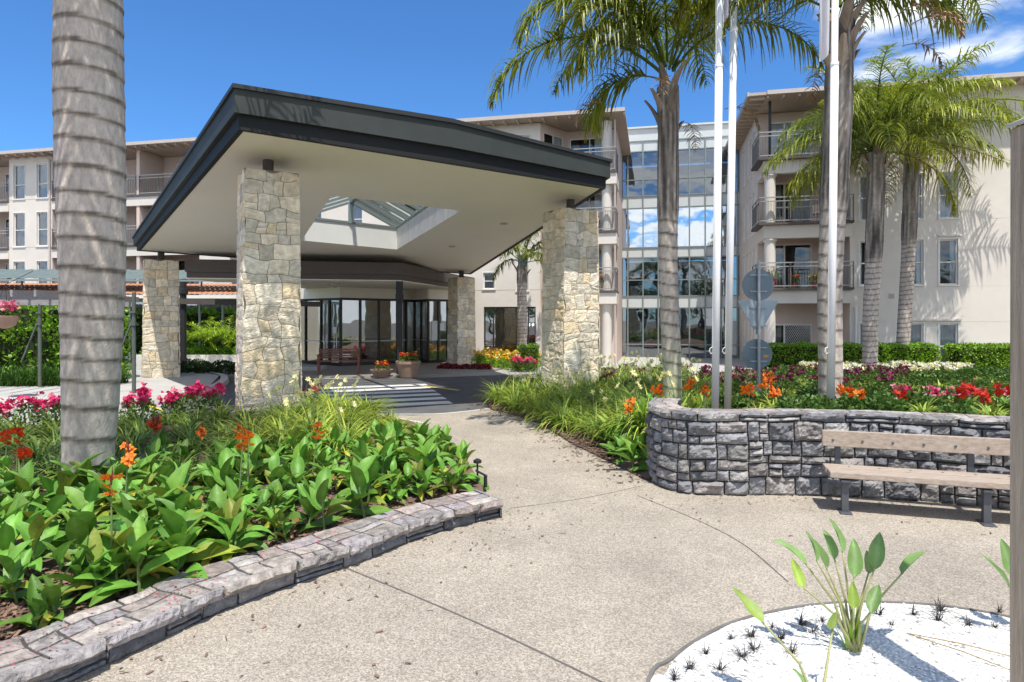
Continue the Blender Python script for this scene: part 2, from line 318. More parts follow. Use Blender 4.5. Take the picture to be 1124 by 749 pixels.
def stones(mb, mapf, rects, rng, gap=.014, relief=.03, cell=.045, cols=((1, 1, 1),), warp=.0, rough=.5, tint=.25):
    for (a, b, c, d) in rects:
        if b - a < gap * 2.2 or d - c < gap * 2.2: continue
        a0, b0, c0, d0 = a + gap / 2, b - gap / 2, c + gap / 2, d - gap / 2
        nx = max(2, int((b0 - a0) / cell)); ny = max(2, int((d0 - c0) / cell)); base = relief * rng.uniform(.55, 1.1); q = rng.choice(cols); k = 1 + rng.uniform(-tint, tint)
        q = (q[0] * k, q[1] * k, q[2] * k); sd = rng.uniform(0, 90); tx = rng.uniform(-.3, .3); ty = rng.uniform(-.3, .3)
        ids = []
        for j in range(ny + 1):
            row = []
            for i in range(nx + 1):
                u = i / nx; v = j / ny; s = a0 + (b0 - a0) * u; z = c0 + (d0 - c0) * v
                e = min(min(u, 1 - u) * (b0 - a0), min(v, 1 - v) * (d0 - c0)); e = min(1, .35 + e / .035)
                o = base * e * (1 + rough * (nz(s * 9 + sd, z * 9) + .6 * nz(s * 25, z * 25 + sd)) + tx * (u - .5) + ty * (v - .5))
                ws = s + warp * nz(s * 3.1, z * 3.1, 5); wz = z + warp * nz(s * 3.1, z * 3.1, 9)
                if i in (0, nx) or j in (0, ny): ws += rng.uniform(-.15, .15) * gap; wz += rng.uniform(-.15, .15) * gap
                f = 1 + .22 * nz(s * 14 + sd, z * 14); row.append(mb.vert(mapf(ws, wz, o), (q[0] * f, q[1] * f, q[2] * f)))
            ids.append(row)
        for j in range(ny):
            for i in range(nx): mb.face((ids[j][i], ids[j][i + 1], ids[j + 1][i + 1], ids[j + 1][i]))
        rim = ids[0] + [ids[j][nx] for j in range(1, ny + 1)] + ids[ny][-2::-1] + [ids[j][0] for j in range(ny - 1, 0, -1)]
        par = [(i, 0) for i in range(nx + 1)] + [(nx, j) for j in range(1, ny + 1)] + [(i, ny) for i in range(nx - 1, -1, -1)] + [(0, j) for j in range(ny - 1, 0, -1)]
        bk = []
        for (i, j) in par:
            s = a0 + (b0 - a0) * i / nx; z = c0 + (d0 - c0) * j / ny
            bk.append(mb.vert(mapf(s + warp * nz(s * 3.1, z * 3.1, 5), z + warp * nz(s * 3.1, z * 3.1, 9), -.02), q))
        for i in range(len(rim)): mb.face((rim[(i + 1) % len(rim)], rim[i], bk[i], bk[(i + 1) % len(rim)]))

# ================================================================ GROUND
g = MB(); g.poly([(-600, -300, -1.06), (600, -300, -1.06), (600, 900, -1.06), (-600, 900, -1.06)]); struct('ground', g, M['soil'])
drive = [(-60, -30), (26, -30), (26, 19), (14, 19.5), (9, 21), (4.5, 21.5), (2.5, 24), (2.4, 29.2), (-1.3, 31.5), (-60, 40)]
g = MB(); g.prism(drive, -1.05, 0); struct('road', g, M['pale_road'])
AB = Vector((7.07, 4.05, 0)).normalized(); AC = Vector((-7.84, 10.25, 0)).normalized()
g = MB(); q = [(-5.6, 15.3), (-1.2, 13.4), (1.5, 17.2), (2.6, 21), (1.4, 24.5), (-3.2, 22.6), (-6.5, 22.2), (-13, 30), (-26, 31), (-26, 25), (-9.3, 19.2), (-8.8, 16.4), (-7.5, 13.5)]
g.poly([(x, y, .004) for x, y in q]); struct('asphalt_lane', g, M['asphalt'])
# paving in front of the entrance
g = MB(); q = [(-12.5, 23.2), (-4.2, 22.4), (-.7, 25.5), (.5, 29.4), (-1.5, 31), (-13.5, 31.5)]
g.prism(q[::1], .0, .06); struct('entrance_paving', g, mat('entrance_paving', (.30, .27, .24), .85, .1, 2, .1))
g = MB()
for k in range(6):
    o = Vector((-1.45, 15.75, 0)) + Vector((-.34, .94, 0)).normalized() * (k * .92) + Vector((.22, 0, 0)) * (k % 2) * 0
    w = Vector((-.34, .94, 0)).normalized() * .5; e = Vector((-.93, -.36, 0)).normalized() * (4.3 if k < 5 else 3.4)
    s0 = Vector((.25 * k * .3, 0, 0))
    g.poly([(p.x, p.y, .009) for p in (o + s0, o + s0 + w, o + s0 + w + e, o + s0 + e)][::-1])
struct('crosswalk_stripes', g, M['paint'])
g = MB(); a = Vector((-3.2, 20.2, 0)); b = Vector((-1.6, 18.6, 0))
g.poly([(a.x, a.y, .009), (b.x, b.y, .009), (b.x + .1, b.y + .1, .009), (a.x + .1, a.y + .1, .009)])
a = G(150, 440); b = G(176, 452); n_ = Vector((.1, .02, 0)); g.poly([(p.x, p.y, .009) for p in (a, b, b + n_, a + n_)])
a = G(238, 447); b = G(262, 446); n_ = Vector((0, .1, 0)); g.poly([(p.x, p.y, .009) for p in (a, b, b + n_, a + n_)])
struct('yellow_road_line', g, M['yellow'])
# footpath on the far side of the road, with its kerb
fp = [(-34, 14.6), (-20, 15.4), (-12.7, 15.9), (-10.2, 16.3), (-9.1, 17.2), (-9.0, 19), (-10.2, 22.2), (-12.2, 24.6), (-24, 24.5), (-34, 24)]
g = MB(); g.prism(fp, 0, .12); struct('footpath', g, M['concrete'])
g = MB(); kp = Path([(-34, 14.5), (-20, 15.3), (-12.7, 15.8), (-10.15, 16.18), (-8.98, 17.15), (-8.88, 19), (-10.05, 22.2), (-12.1, 24.7)], 6)
for k in range(int(kp.len / .9)):
    a, t = kp.at(k * .9 + .006); b, _ = kp.at(k * .9 + .894); n_ = Vector((-t.y, t.x, 0))
    g.hexa([a - n_ * .17, b - n_ * .17, b + n_ * .0, a + n_ * .0], [p + Vector((0, 0, .127)) for p in (a - n_ * .13, b - n_ * .13, b + n_ * .1, a + n_ * .1)])
struct('kerb', g, M['kerb'])
# walking path of exposed aggregate
pp = [(-3.6, 2.0), (-3.1, 3.2), (-2.3, 4.2), (-1.2, 5.7), (-.7, 6.6), (-.8, 8.0), (-1.3, 10.2), (-2.3, 12.1), (-3.1, 13.4), (-1.6, 14.0), (-.2, 15.0), (.4, 15.2), (.9, 14), (2.6, 10.5), (9, 8.6), (14, 7), (14, -4), (-6, -4)]
g = sheet(pp, lambda x, y: .008, .8, 3); struct('path', g, M['path'])
g = MB(); kp = Path([(-1.75, 12.75), (-2.75, 13.85), (-1.5, 14.05), (-.1, 15.2)], 6)
for k in range(int(kp.len / .1) - 1):
    a, t = kp.at(k * .1); b, _ = kp.at(k * .1 + .1); n_ = Vector((-t.y, t.x, 0)) * .06
    g.poly([p + Vector((0, 0, .014)) for p in (a - n_, b - n_, b + n_, a + n_)])
struct('path_edge', g, M['kerb'])
def jl(pts, w=.008):
    g = MB(); k = Path(pts, 5); n0 = int(k.len / .15)
    for i in range(n0):
        a, t = k.at(i * k.len / n0); b, _ = k.at((i + 1) * k.len / n0); n_ = Vector((-t.y, t.x, 0)) * w
        g.poly([p + Vector((0, 0, .0105)) for p in (a - n_, b - n_, b + n_, a + n_)])
    return g
struct('path_joint', jl([G(380, 625), G(470, 662), G(560, 702), G(690, 765)]), M['joint'])
struct('path_joint', jl([G(700, 545), G(765, 572), G(815, 598), G(865, 640)], .006), M['joint'])
struct('path_joint', jl([G(560, 559), G(640, 548), G(706, 534)], .004), M['joint'])
# white pebble bed
arc = [G(712, 749), G(735, 727), G(762, 707), G(800, 687), G(850, 673), G(895, 666), G(940, 663), G(990, 664), G(1040, 668), G(1107, 679), G(1180, 700)]
pb = [(p.x, p.y) for p in arc] + [(4.6, 3.2), (4.6, .5), (.3, .5), (.45, 2.6)]
g = sheet(pb, lambda x, y: .012 + .03 * smoothstep(linedist((x, y), pb, True) / .5) + .012 * nz(x * 4, y * 4), .12, 5); struct('pebble_bed', g, M['pebble'])
g = MB(); ek = Path([(.45, 2.6)] + [(p.x, p.y) for p in arc], 6)
for k in range(int(ek.len / .06)):
    a, _ = ek.at(k * .06); b, t = ek.at(k * .06 + .06); n_ = Vector((-t.y, t.x, 0)) * .012
    g.hexa([a - n_, b - n_, b + n_, a + n_], [p + Vector((0, 0, .02)) for p in (a - n_, b - n_, b + n_, a + n_)])
tag(g.build('bed_edging', M['kerbdark']), kind='structure')

# left planting bed
wf = [(-3.55, 2.5), (-2.95, 3.1), (-2.6, 3.52), (-2.32, 3.99), (-1.97, 4.65), (-1.49, 5.2), (-1.22, 5.52), (-.78, 6.13), (-.1, 6.72)]
LW = Path(wf, 8)
def lwin(s, o): p, t = LW.at(s); return p + Vector((-t.y, t.x, 0)) * o
bedL = [tuple(lwin(LW.len * k / 12, .3)[:2]) for k in range(13)] + [(-.35, 7.6), (-.75, 9.6), (-1.35, 11.2), (-2.0, 12.5), (-3.2, 13.7), (-5.4, 14.0), (-7.0, 12.3), (-9.0, 11.2), (-12, 10.4), (-20, 9.8), (-24, 8), (-14, 1.5), (-5, .8)]
def hL(x, y):
    e = linedist((x, y), bedL, True); return .09 + .09 * smoothstep(e / 1.6) + .02 * nz(x * 3, y * 3) if e > .02 else .10
g = sheet(bedL, hL, .28, 7); tag(g.build('mulch', M['mulch'], smooth=True), kind='structure')
# right planting bed
wr = [(2.05, 9.0), (1.84, 8.45), (1.86, 7.92), (2.16, 7.62), (2.75, 7.56), (3.55, 7.56), (4.5, 7.38), (5.35, 7.05), (6.5, 6.5), (8.2, 5.5)]
RW = Path(wr, 8)
edge = [(-.30, 17.2), (-.62, 15.8), (-.50, 14.7), (.05, 13.8), (.54, 12.7), (.99, 10.7), (1.31, 9.64), (1.57, 8.8), (1.75, 8.17)]
def rwin(s, o): p, t = RW.at(s); return p + Vector((-t.y, t.x, 0)) * o
bedR = [tuple(p) for p in edge] + [tuple(rwin(RW.len * k / 14, .2)[:2]) for k in range(3, 15)] + [(13, 6), (22, 12), (24, 20), (19, 24.2), (12, 24.5), (8, 24.6), (3.0, 21.6), (1.6, 20.0), (.3, 18.8)]
def hR(x, y):
    e = linedist((x, y), edge); h = .03 + .30 * smoothstep(e / 3.0)
    w = smoothstep((x - 1.80) / .5) * smoothstep((15 - y) / 3); h = max(h, .83 * w * (1 - .65 * smoothstep((y - 8.3) / 4)))
    b = linedist((x, y), [(24, 20), (19, 24.2), (12, 24.5), (8, 24.6), (3.0, 21.6), (1.6, 20.0), (.3, 18.8), (-.3, 17.2)])
    h = min(h, .02 + .35 * smoothstep(b / 3) + (.0 if x < 3 else .65 * smoothstep((b-2) / 5)))
    return h + .02 * nz(x * 3, y * 3)
g = sheet(bedR, hR, .32, 9); tag(g.build('mulch', M['mulch'], smooth=True), kind='structure')
# low ground behind the bed, lawn strip and paving by the far wing
g = MB(); q = [(3.0, 21.6), (8, 24.6), (12, 24.5), (19, 24.2), (24, 20), (40, 14), (44, 22), (5, 44), (1.0, 31.5)]
g.prism(q[::1], -1.0, -.12); struct('lower_paving', g, M['concrete'])

# ================================================================ LOW STONE WALL (left) and CURVED WALL (right)
rng = random.Random(4)
t = thing('low_stone_wall', 'low curved blue-grey stone garden edge with flat capstones along the front flower bed', 'garden wall', (-1.7, 5, 0))
blue = [(1, 1, 1.02), (.85, .86, .9), (1.15, 1.12, 1.08), (.72, .73, .78), (1.05, .98, .94)]
caps = [(1, 1, 1), (.88, .88, .92), (1.12, 1.08, 1.03), (1.05, .96, .93), (.95, .95, 1.02)]
LWL = LW.len
mb = MB()
def mfront(s, z, o): p, tn = LW.at(s); return p + Vector((tn.y, -tn.x, 0)) * o + Vector((0, 0, z))
rows = []; s = 0
while s < LWL:
    w = rng.uniform(.22, .5)
    if rng.random() < .25: rows += [(s, min(LWL, s + w), .005, .05), (s, min(LWL, s + w), .05, .105)]
    else: rows.append((s, min(LWL, s + w), .005, .105))
    s += w
stones(mb, lambda s, z, o: mfront(s, z, o - .05), rows, rng, .02, .04, .028, blue, .014, 1.0)
mb.build('lower_course', M['bluestone'], t)
mb = MB(); s = 0
while s < LWL:                              # each capstone: rough front edge and a riven top
    w = rng.uniform(.3, .6); e = min(LWL, s + w)
    stones(mb, lambda ss, z, o: mfront(ss, z, o), [(s, e, .110, .205)], rng, .018, .05, .026, caps, .010, 1.0)
    s += w
mb.build('cap_edge', M['capstone'], t)
mb = MB(); s = 0; rects = []
while s < LWL:
    w = min(LWL - s, rng.uniform(.5, .9)); guillotine(rng, (s, s + w, .015, .50), .38, .28, .13, .11, rects); s += w
stones(mb, lambda s, w, o: lwin(s, w) + Vector((0, 0, .185 + o * .55)), [r for r in rects], rng, .020, .030, .032, caps, .05, .8)
mb.build('top_stone', M['capstone'], t)
mb = MB(); e0 = LWL
pe, te = LW.at(LWL - .01); ne = Vector((-te.y, te.x, 0))
stones(mb, lambda s, z, o: pe + ne * s + te * (o + .005) + Vector((0, 0, z)), [(0, .25, .01, .105), (.25, .48, .01, .105), (0, .48, .112, .205)], rng, .014, .03, .03, blue, .01, .9)
mb.build('end_stone', M['bluestone'], t)
mb = MB()
K = 50
for k in range(K):
    s0 = LWL * k / K; s1 = LWL * (k + 1) / K - (0.0 if k < K - 1 else .03)
    a, b, c, d = lwin(s0, .062), lwin(s1, .062), lwin(s1, .45), lwin(s0, .45)
    mb.hexa([a, b, c, d], [p + Vector((0, 0, .185)) for p in (a, b, c, d)])
mb.build('mortar_core', M['mortar'], t)
# fallen petals on the capstones
mb = MB()
for k in range(520):
    s = LWL * (.18 + .78 * rng.random()); cl = nz(s * 2.3, 4)
    if cl < -.05 and rng.random() < .8: continue
    p = lwin(s, rng.uniform(.02, .42)) + Vector((0, 0, .214)); r = rng.uniform(.004, .012); mb.cur = rng.choice([(.62, .05, .16), (.7, .2, .25), (.5, .1, .1), (.55, .3, .22)])
    a = rng.uniform(0, 6.3); mb.poly([p + Vector((math.cos(a + q) * r, math.sin(a + q) * r * .7, rng.uniform(0, .006))) for q in (0, 1.5, 3, 4.5)])
tag(mb.build('fallen_petals', M['petal']), kind='stuff')
# garden litter of bark chips on both beds' fronts
mb = MB()
def chips(mb, n, pf, rng, sz=1):
    for k in range(n):
        p = pf()
        if p is None: continue
        a = rng.uniform(0, 6.3); L_ = rng.uniform(.015, .05) * sz; w = rng.uniform(.006, .016) * sz; c = rng.uniform(.5, 1.5); mb.cur = (.20 * c, .125 * c, .09 * c)
        d = Vector((math.cos(a), math.sin(a), rng.uniform(-.3, .4))) * L_; n_ = Vector((-math.sin(a), math.cos(a), rng.uniform(-.4, .4))) * w
        mb.poly([p - d - n_, p + d - n_, p + d + n_, p - d + n_])
def pl():
    p = lwin(LWL * rng.random(), rng.uniform(.5, 1.6)); return Vector((p.x, p.y, hL(p.x, p.y) + .012)) if inside(p, bedL) else None
chips(mb, 4200, pl, rng)
EP = Path(edge, 6)
def litter():
    p = (rng.uniform(-3, 5), rng.uniform(2.6, 14)); w = min(abs(linedist(p, wf) - .05), abs(linedist(p, [tuple(q[:2]) for q in wr]) - .1), linedist(p, edge)); return Vector((p[0], p[1], .018)) if inside(p, pp) and not inside(p, pb) and rng.random() < math.exp(-w * 2.4) + .012 else None
chips(mb, 5000, litter, rng, .5)
def pr():
    p, tn = EP.at(EP.len * rng.random()); w = abs(rng.gauss(0, .5)); p = p + Vector((-tn.y, tn.x, 0)) * (w if rng.random() < .93 else -w * .5); z = hR(p.x, p.y) + .012 if inside(p, bedR) else .02; return Vector((p.x, p.y, z))
chips(mb, 4200, pr, rng)
tag(mb.build('bark_chips', mat('bark_chip', (1, 1, 1), .9, .2, 30, 0, attr=True)), kind='stuff')

t = thing('curved_stone_wall', 'waist-high curved retaining wall of rough blue-grey stone blocks behind the timber bench', 'stone wall', (3.5, 7.5, 0))
RL = RW.len; HT = 1.0
def rmap(s, z, o): p, tn = RW.at(s); return p + Vector((tn.y, -tn.x, 0)) * o + Vector((0, 0, z))
# normal must point to the camera side: the path runs from the back-left round to the right
rects = []; s = 0
mb = MB(); capr = []; s = 0
while s < RL:
    w = rng.uniform(.28, .62); e = min(RL, s + w)
    if rng.random() < .3: capr += [(s, e, .88, .93), (s, e, .93, HT)]
    else: capr.append((s, e, .88, HT))
    s += w
body = []; s = 0
while s < RL:
    w = min(RL - s, rng.uniform(2.2, 3.4)); guillotine(rng, (s, s + w, .005, .88), .44, .23, .11, .065, body); s += w
stones(mb, rmap, body + capr, rng, .018, .055, .026, blue, .018, 1.0, .3)
mb.build('face_stone', M['bluestone'], t)
mb = MB(); rects = []; s = 0
while s < RL:
    w = min(RL - s, rng.uniform(.4, .8)); guillotine(rng, (s, s + w, -.03, .34), .5, .36, .2, .16, rects); s += w
stones(mb, lambda s, w, o: rwin(s, w) + Vector((0, 0, HT - .02 + o * .6)), rects, rng, .012, .03, .06, caps, .02, .35)
mb.build('cap_stone', M['capstone'], t)
mb = MB(); K = 70
for k in range(K):
    a, b, c, d = rwin(RL * k / K, .012), rwin(RL * (k + 1) / K, .012), rwin(RL * (k + 1) / K, .33), rwin(RL * k / K, .33)
    mb.hexa([a, b, c, d], [p + Vector((0, 0, HT - .022)) for p in (a, b, c, d)])
mb.build('mortar_core', M['mortar'], t)

# ================================================================ BUILDINGS
TH = R(-12.5); BU = Vector((math.cos(TH), math.sin(TH), 0)); BV = Vector((-math.sin(TH), math.cos(TH), 0))
class Fr:                                   # a facade plane: s along it, z up, out towards the viewer
    def __init__(s, o, a, n): s.o = Vector(o); s.a = Vector(a); s.n = Vector(n)
    def p(s, u, z, o=0): return s.o + s.a * u + s.n * o + Vector((0, 0, z))
def FF(V): return Fr(BV * V, BU, -BV)
def FL(U): return Fr(BU * U, BV, -BU)       # faces left
def FRt(U): return Fr(BU * U, BV, BU)       # faces right
def fromto(p, q):
    p = Vector(p); q = Vector(q); a = (q - p).normalized(); return Fr(p, a, Vector((a.y, -a.x, 0))), (q - p).length
def Uof(px, V): a = (px - CX) / FPX; d = V / (a * BV.x + BV.y); return d * (a * BU.x + BU.y)
def Zof(px, py, V): a = (px - CX) / FPX; d = V / (a * BV.x + BV.y); return CAMH - (py - HY) / FPX * d
def bar(mb, F, s0, s1, z0, z1, o0, o1):
    mb.hexa([F.p(s0, z0, o1), F.p(s1, z0, o1), F.p(s1, z0, o0), F.p(s0, z0, o0)], [F.p(s0, z1, o1), F.p(s1, z1, o1), F.p(s1, z1, o0), F.p(s0, z1, o0)])
def wallgrid(mb, F, s0, s1, z0, z1, holes, depth=.14):
    S = sorted({s0, s1} | {h[0] for h in holes} | {h[1] for h in holes}); Z = sorted({z0, z1} | {h[2] for h in holes} | {h[3] for h in holes})
    for i in range(len(S) - 1):
        for j in range(len(Z) - 1):
            cs = (S[i] + S[i + 1]) / 2; cz = (Z[j] + Z[j + 1]) / 2
            if any(h[0] < cs < h[1] and h[2] < cz < h[3] for h in holes): continue
            mb.poly([F.p(S[i], Z[j]), F.p(S[i + 1], Z[j]), F.p(S[i + 1], Z[j + 1]), F.p(S[i], Z[j + 1])])
    for a, b, c, d in [h[:4] for h in holes]:
        for q in (((a, c), (b, c)), ((b, c), (b, d)), ((b, d), (a, d)), ((a, d), (a, c))):
            (x0, y0), (x1, y1) = q; mb.poly([F.p(x0, y0), F.p(x0, y0, -depth), F.p(x1, y1, -depth), F.p(x1, y1)])
def window(root, F, s0, s1, z0, z1, vs=(), hs=(.5,), curtain=1, fw=.055, gl='glass', fm='frame', room='dim', sill=True, depth=.1, label=None, seed=0):
    rg = random.Random(seed + int(s0 * 37 + z0 * 11)); mb = MB(); o0, o1 = -depth - .02, -depth + .04
    bar(mb, F, s0, s0 + fw, z0, z1, o0, o1); bar(mb, F, s1 - fw, s1, z0, z1, o0, o1); bar(mb, F, s0 + fw, s1 - fw, z1 - fw, z1, o0, o1); bar(mb, F, s0 + fw, s1 - fw, z0, z0 + fw, o0, o1)
    for v in vs: s = s0 + (s1 - s0) * v; bar(mb, F, s - fw * .45, s + fw * .45, z0 + fw, z1 - fw, o0 + .004, o1 - .004)
    for h in hs: z = z0 + (z1 - z0) * h; bar(mb, F, s0 + fw, s1 - fw, z - fw * .4, z + fw * .4, o0 + .008, o1 - .008)
    if sill:
        bar(mb, F, s0 - .06, s1 + .06, z0 - .05, z0 - .004, -depth, .05)
        for (a, b) in ((s0 - .05, s0 - .003), (s1 + .003, s1 + .05)): bar(mb, F, a, b, z0 - .0, z1 + .05, .003, .022)
        bar(mb, F, s0 - .003, s1 + .003, z1 + .003, z1 + .05, .003, .022)
    w = mb.build('window', M[fm], root)
    if label: w['label'] = label
    mb = MB(); mb.poly([F.p(s0 + .01, z0 + .01, -depth), F.p(s1 - .01, z0 + .01, -depth), F.p(s1 - .01, z1 - .01, -depth), F.p(s0 + .01, z1 - .01, -depth)]); mb.build('pane', M[gl], w)
    mb = MB(); D_ = -1.1
    mb.poly([F.p(s0 - .3, z0 - .05, D_), F.p(s1 + .3, z0 - .05, D_), F.p(s1 + .3, z1 + .2, D_), F.p(s0 - .3, z1 + .2, D_)])
    mb.poly([F.p(s0 - .3, z0 - .05, -.145), F.p(s0 - .3, z0 - .05, D_), F.p(s0 - .3, z1 + .2, D_), F.p(s0 - .3, z1 + .2, -.145)])
    mb.poly([F.p(s1 + .3, z0 - .05, -.145), F.p(s1 + .3, z0 - .05, D_), F.p(s1 + .3, z1 + .2, D_), F.p(s1 + .3, z1 + .2, -.145)])
    mb.poly([F.p(s0 - .3, z1 + .2, -.145), F.p(s1 + .3, z1 + .2, -.145), F.p(s1 + .3, z1 + .2, D_), F.p(s0 - .3, z1 + .2, D_)])
    mb.poly([F.p(s0 - .3, z0 - .05, -.145), F.p(s1 + .3, z0 - .05, -.145), F.p(s1 + .3, z0 - .05, D_), F.p(s0 - .3, z0 - .05, D_)])
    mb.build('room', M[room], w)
    if curtain:
        mb = MB(); segs = [(s0, s1)] if curtain == 1 else [(s0, s0 + (s1 - s0) * curtain)] if curtain > 0 else [(s1 + (s1 - s0) * curtain, s1)]
        for a, b in segs:
            n = max(6, int((b - a) / .035)); ph = rg.uniform(0, 6); pr_ = None
            for i in range(n + 1):
                s = a + (b - a) * i / n; o = -depth - .045 + .022 * math.sin(i * 1.25 + ph + .8 * math.sin(i * .31)); cur = (mb.vert(F.p(s, z0 + .02, o)), mb.vert(F.p(s, z1 + .05, o)))
                if pr_: mb.face((pr_[0], cur[0], cur[1], pr_[1]))
                pr_ = cur
        mb.build('curtain', M['curtain'], w, smooth=True)
    return w
def railing(root, F, s0, s1, z, o=0, h=1.05, posts=1.3, ends=True):
    mb = MB(); n = max(1, round((s1 - s0) / posts))
    for k in range(n + 1):
        s = s0 + (s1 - s0) * k / n; bar(mb, F, s - .02, s + .02, z, z + h, o - .02, o + .02)
    k = int((s1 - s0) / .115)
    for i in range(1, k):
        s = s0 + (s1 - s0) * i / k; bar(mb, F, s - .007, s + .007, z + .1, z + h - .16, o - .007, o + .007)
    r = mb.build('railing', M['rail'], root)
    mb = MB(); bar(mb, F, s0 - .03, s1 + .03, z + h, z + h + .045, o - .03, o + .03); bar(mb, F, s0, s1, z + h - .16, z + h - .12, o - .016, o + .016); bar(mb, F, s0, s1, z + .06, z + .1, o - .016, o + .016)
    mb.build('handrail', M['railtop'], r)
def eaves(root, F, s0, s1, z, over=.75, t=.13, back=8, ends=.6):
    mb = MB(); bar(mb, F, s0 - ends, s1 + ends, z + .03, z + .16, -back, over); mb.build('roof', M['eave'], root)
    mb = MB(); n = int((s1 - s0 + 2 * ends) / .62)
    for k in range(n + 1):
        s = s0 - ends + .05 + (s1 - s0 + 2 * ends - .1) * k / n; bar(mb, F, s - .035, s + .035, z - .09, z + .028, .05, over - .03)
    mb.build('rafters', M['eave'], root)
    mb = MB(); bar(mb, F, s0 - ends, s1 + ends, z + .02, z + .19, over + .004, over + .10); mb.build('gutter', M['gutter'], root)

FLZ = [3.42, 6.22, 9.02]
# ---------- long wing on the left and centre
VL = 30.3; F0 = FF(VL)
LWb = thing('apartment_building', 'long four-storey pink-beige apartment wing with balconies behind the entrance canopy', 'building', tuple(F0.p(-20, 0)))
ZE = 11.55
mb = MB()
def U0(px): return Uof(px, VL)
zones = [(U0(10), U0(57.5)), (-24.2, U0(593))]
wins = []
for pa, pb_ in ((15, 27.5), (40.5, 52.5)):
    for z0, z1 in ((9.12, 11.12), (6.32, 8.3), (3.62, 5.45), (.9, 2.7)): wins.append((U0(pa), U0(pb_), z0, z1))
wallgrid(mb, F0, zones[0][0], zones[0][1], -1.05, ZE, wins)
wins2 = []
for z0, z1 in ((9.9, 11.1), (6.35, 8.1), (3.6, 5.4)):
    for pc in (-22.3, -20.2, -17.5, -15.2, -12.6): wins2.append((pc, pc + .62, z0, z1))
wins2 += [(U0(530.5), U0(543), 3.55, 4.35), (U0(567), U0(580), 3.45, 5.2), (U0(566), U0(582), 9.9, 11.0), (U0(527), U0(540), 9.9, 11.0), (U0(566), U0(582), 6.35, 8.1)]
shop = (U0(531), -5.55, -.1, 2.68)
wallgrid(mb, F0, zones[1][0], zones[1][1], -1.05, ZE, wins2 + [shop])
mb.build('wall', M['render'], LWb)
for i, w in enumerate(wins): window(LWb, F0, *w, hs=(.5,) if i % 4 else (.42,), curtain=1, seed=i)
for i, w in enumerate(wins2): window(LWb, F0, *w, hs=(.5,), curtain=1, seed=i, sill=True)
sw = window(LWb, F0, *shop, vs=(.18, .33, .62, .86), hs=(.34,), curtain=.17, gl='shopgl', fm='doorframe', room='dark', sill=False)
def groove(mb, F, s0, s1, z): bar(mb, F, s0, s1, z - .012, z + .012, -.01, .004)
mb = MB()
for z in (3.5, 6.28, 9.08): groove(mb, F0, zones[0][0], zones[0][1], z); groove(mb, F0, zones[1][0], zones[1][1], z)
mb.build('wall_groove', M['eave'], LWb)
mb = MB(); mb.tube([F0.p(U0(55.5), -.5, .06), F0.p(U0(55.5), 11.3, .06), F0.p(U0(52), 11.6, .5)], .045, 8); mb.build('downpipe', M['gutter'], LWb)
def recess(root, s0, s1, V, dep, floors, doors, left=True, right=True, wallm='pink', fin=None, upst=.55, ztop=ZE):
    F = FF(V); Fb = FF(V + dep); mb = MB(); holes = []
    for zf in floors:
        for d0, d1, kind in doors: holes.append((d0, d1, zf + (.02 if kind != 'w' else .9), zf + 2.12))
    wallgrid(mb, Fb, s0 - .02, s1 + .02, -1.05, ztop, holes, .12)
    if left: q = FRt(s0); mb.poly([q.p(V, -1.05), q.p(V + dep, -1.05), q.p(V + dep, ztop), q.p(V, ztop)])
    if right: q = FL(s1); mb.poly([q.p(V, -1.05), q.p(V + dep, -1.05), q.p(V + dep, ztop), q.p(V, ztop)])
    if fin: bar(mb, F, fin - .1, fin + .1, -1.05, ztop, -dep + .01, .0)
    mb.build('wall', M[wallm], root)
    for i, h in enumerate(holes):
        k = doors[i % len(doors)][2]
        window(root, Fb, *h, vs=(.5,) if k == 'd' else (), hs=() if k == 'd' else (.5,), curtain=[.45, -.4, .5, 1][i % 4], sill=False, depth=.06, seed=i, fw=.07, room='dark')
# left-most recess, recess beside the trunk, and the one at the right end
recess(LWb, -44, U0(10), VL, 1.6, [.6] + FLZ, [(-42, -40, 'd'), (-39.4, -37.9, 'w')])
recess(LWb, U0(57.5), -24.2, VL, 1.8, [.6] + FLZ, [(-32.4, -30.6, 'd'), (-30.0, -28.6, 'd'), (-27.2, -25.4, 'd')], fin=U0(151.5))
def slabs(root, V, s0, s1, dep, floors, proj=.12, up=.5):
    mb = MB(); mb2 = MB(); F = FF(V)
    for z in floors:
        bar(mb, F, s0 + .01, s1 - .01, z - .1, z - .0, -dep + .01, proj); bar(mb2, F, s0 + .004, s1 - .004, z - .1 - up, z - .104, -.25, proj - .06)
    mb.build('balcony_slab', M['slab'], root); mb2.build('balcony_beam', M['render'], root)
slabs(LWb, VL, -44, U0(10), 1.6, FLZ); slabs(LWb, VL, U0(57.5), -24.2, 1.8, FLZ, .1)
for z in FLZ:
    railing(LWb, F0, -43.9, U0(10) - .05, z, .05); railing(LWb, F0, U0(57.5) + .05, U0(151.5) - .12, z, .04); railing(LWb, F0, U0(151.5) + .12, -24.3, z, .04)
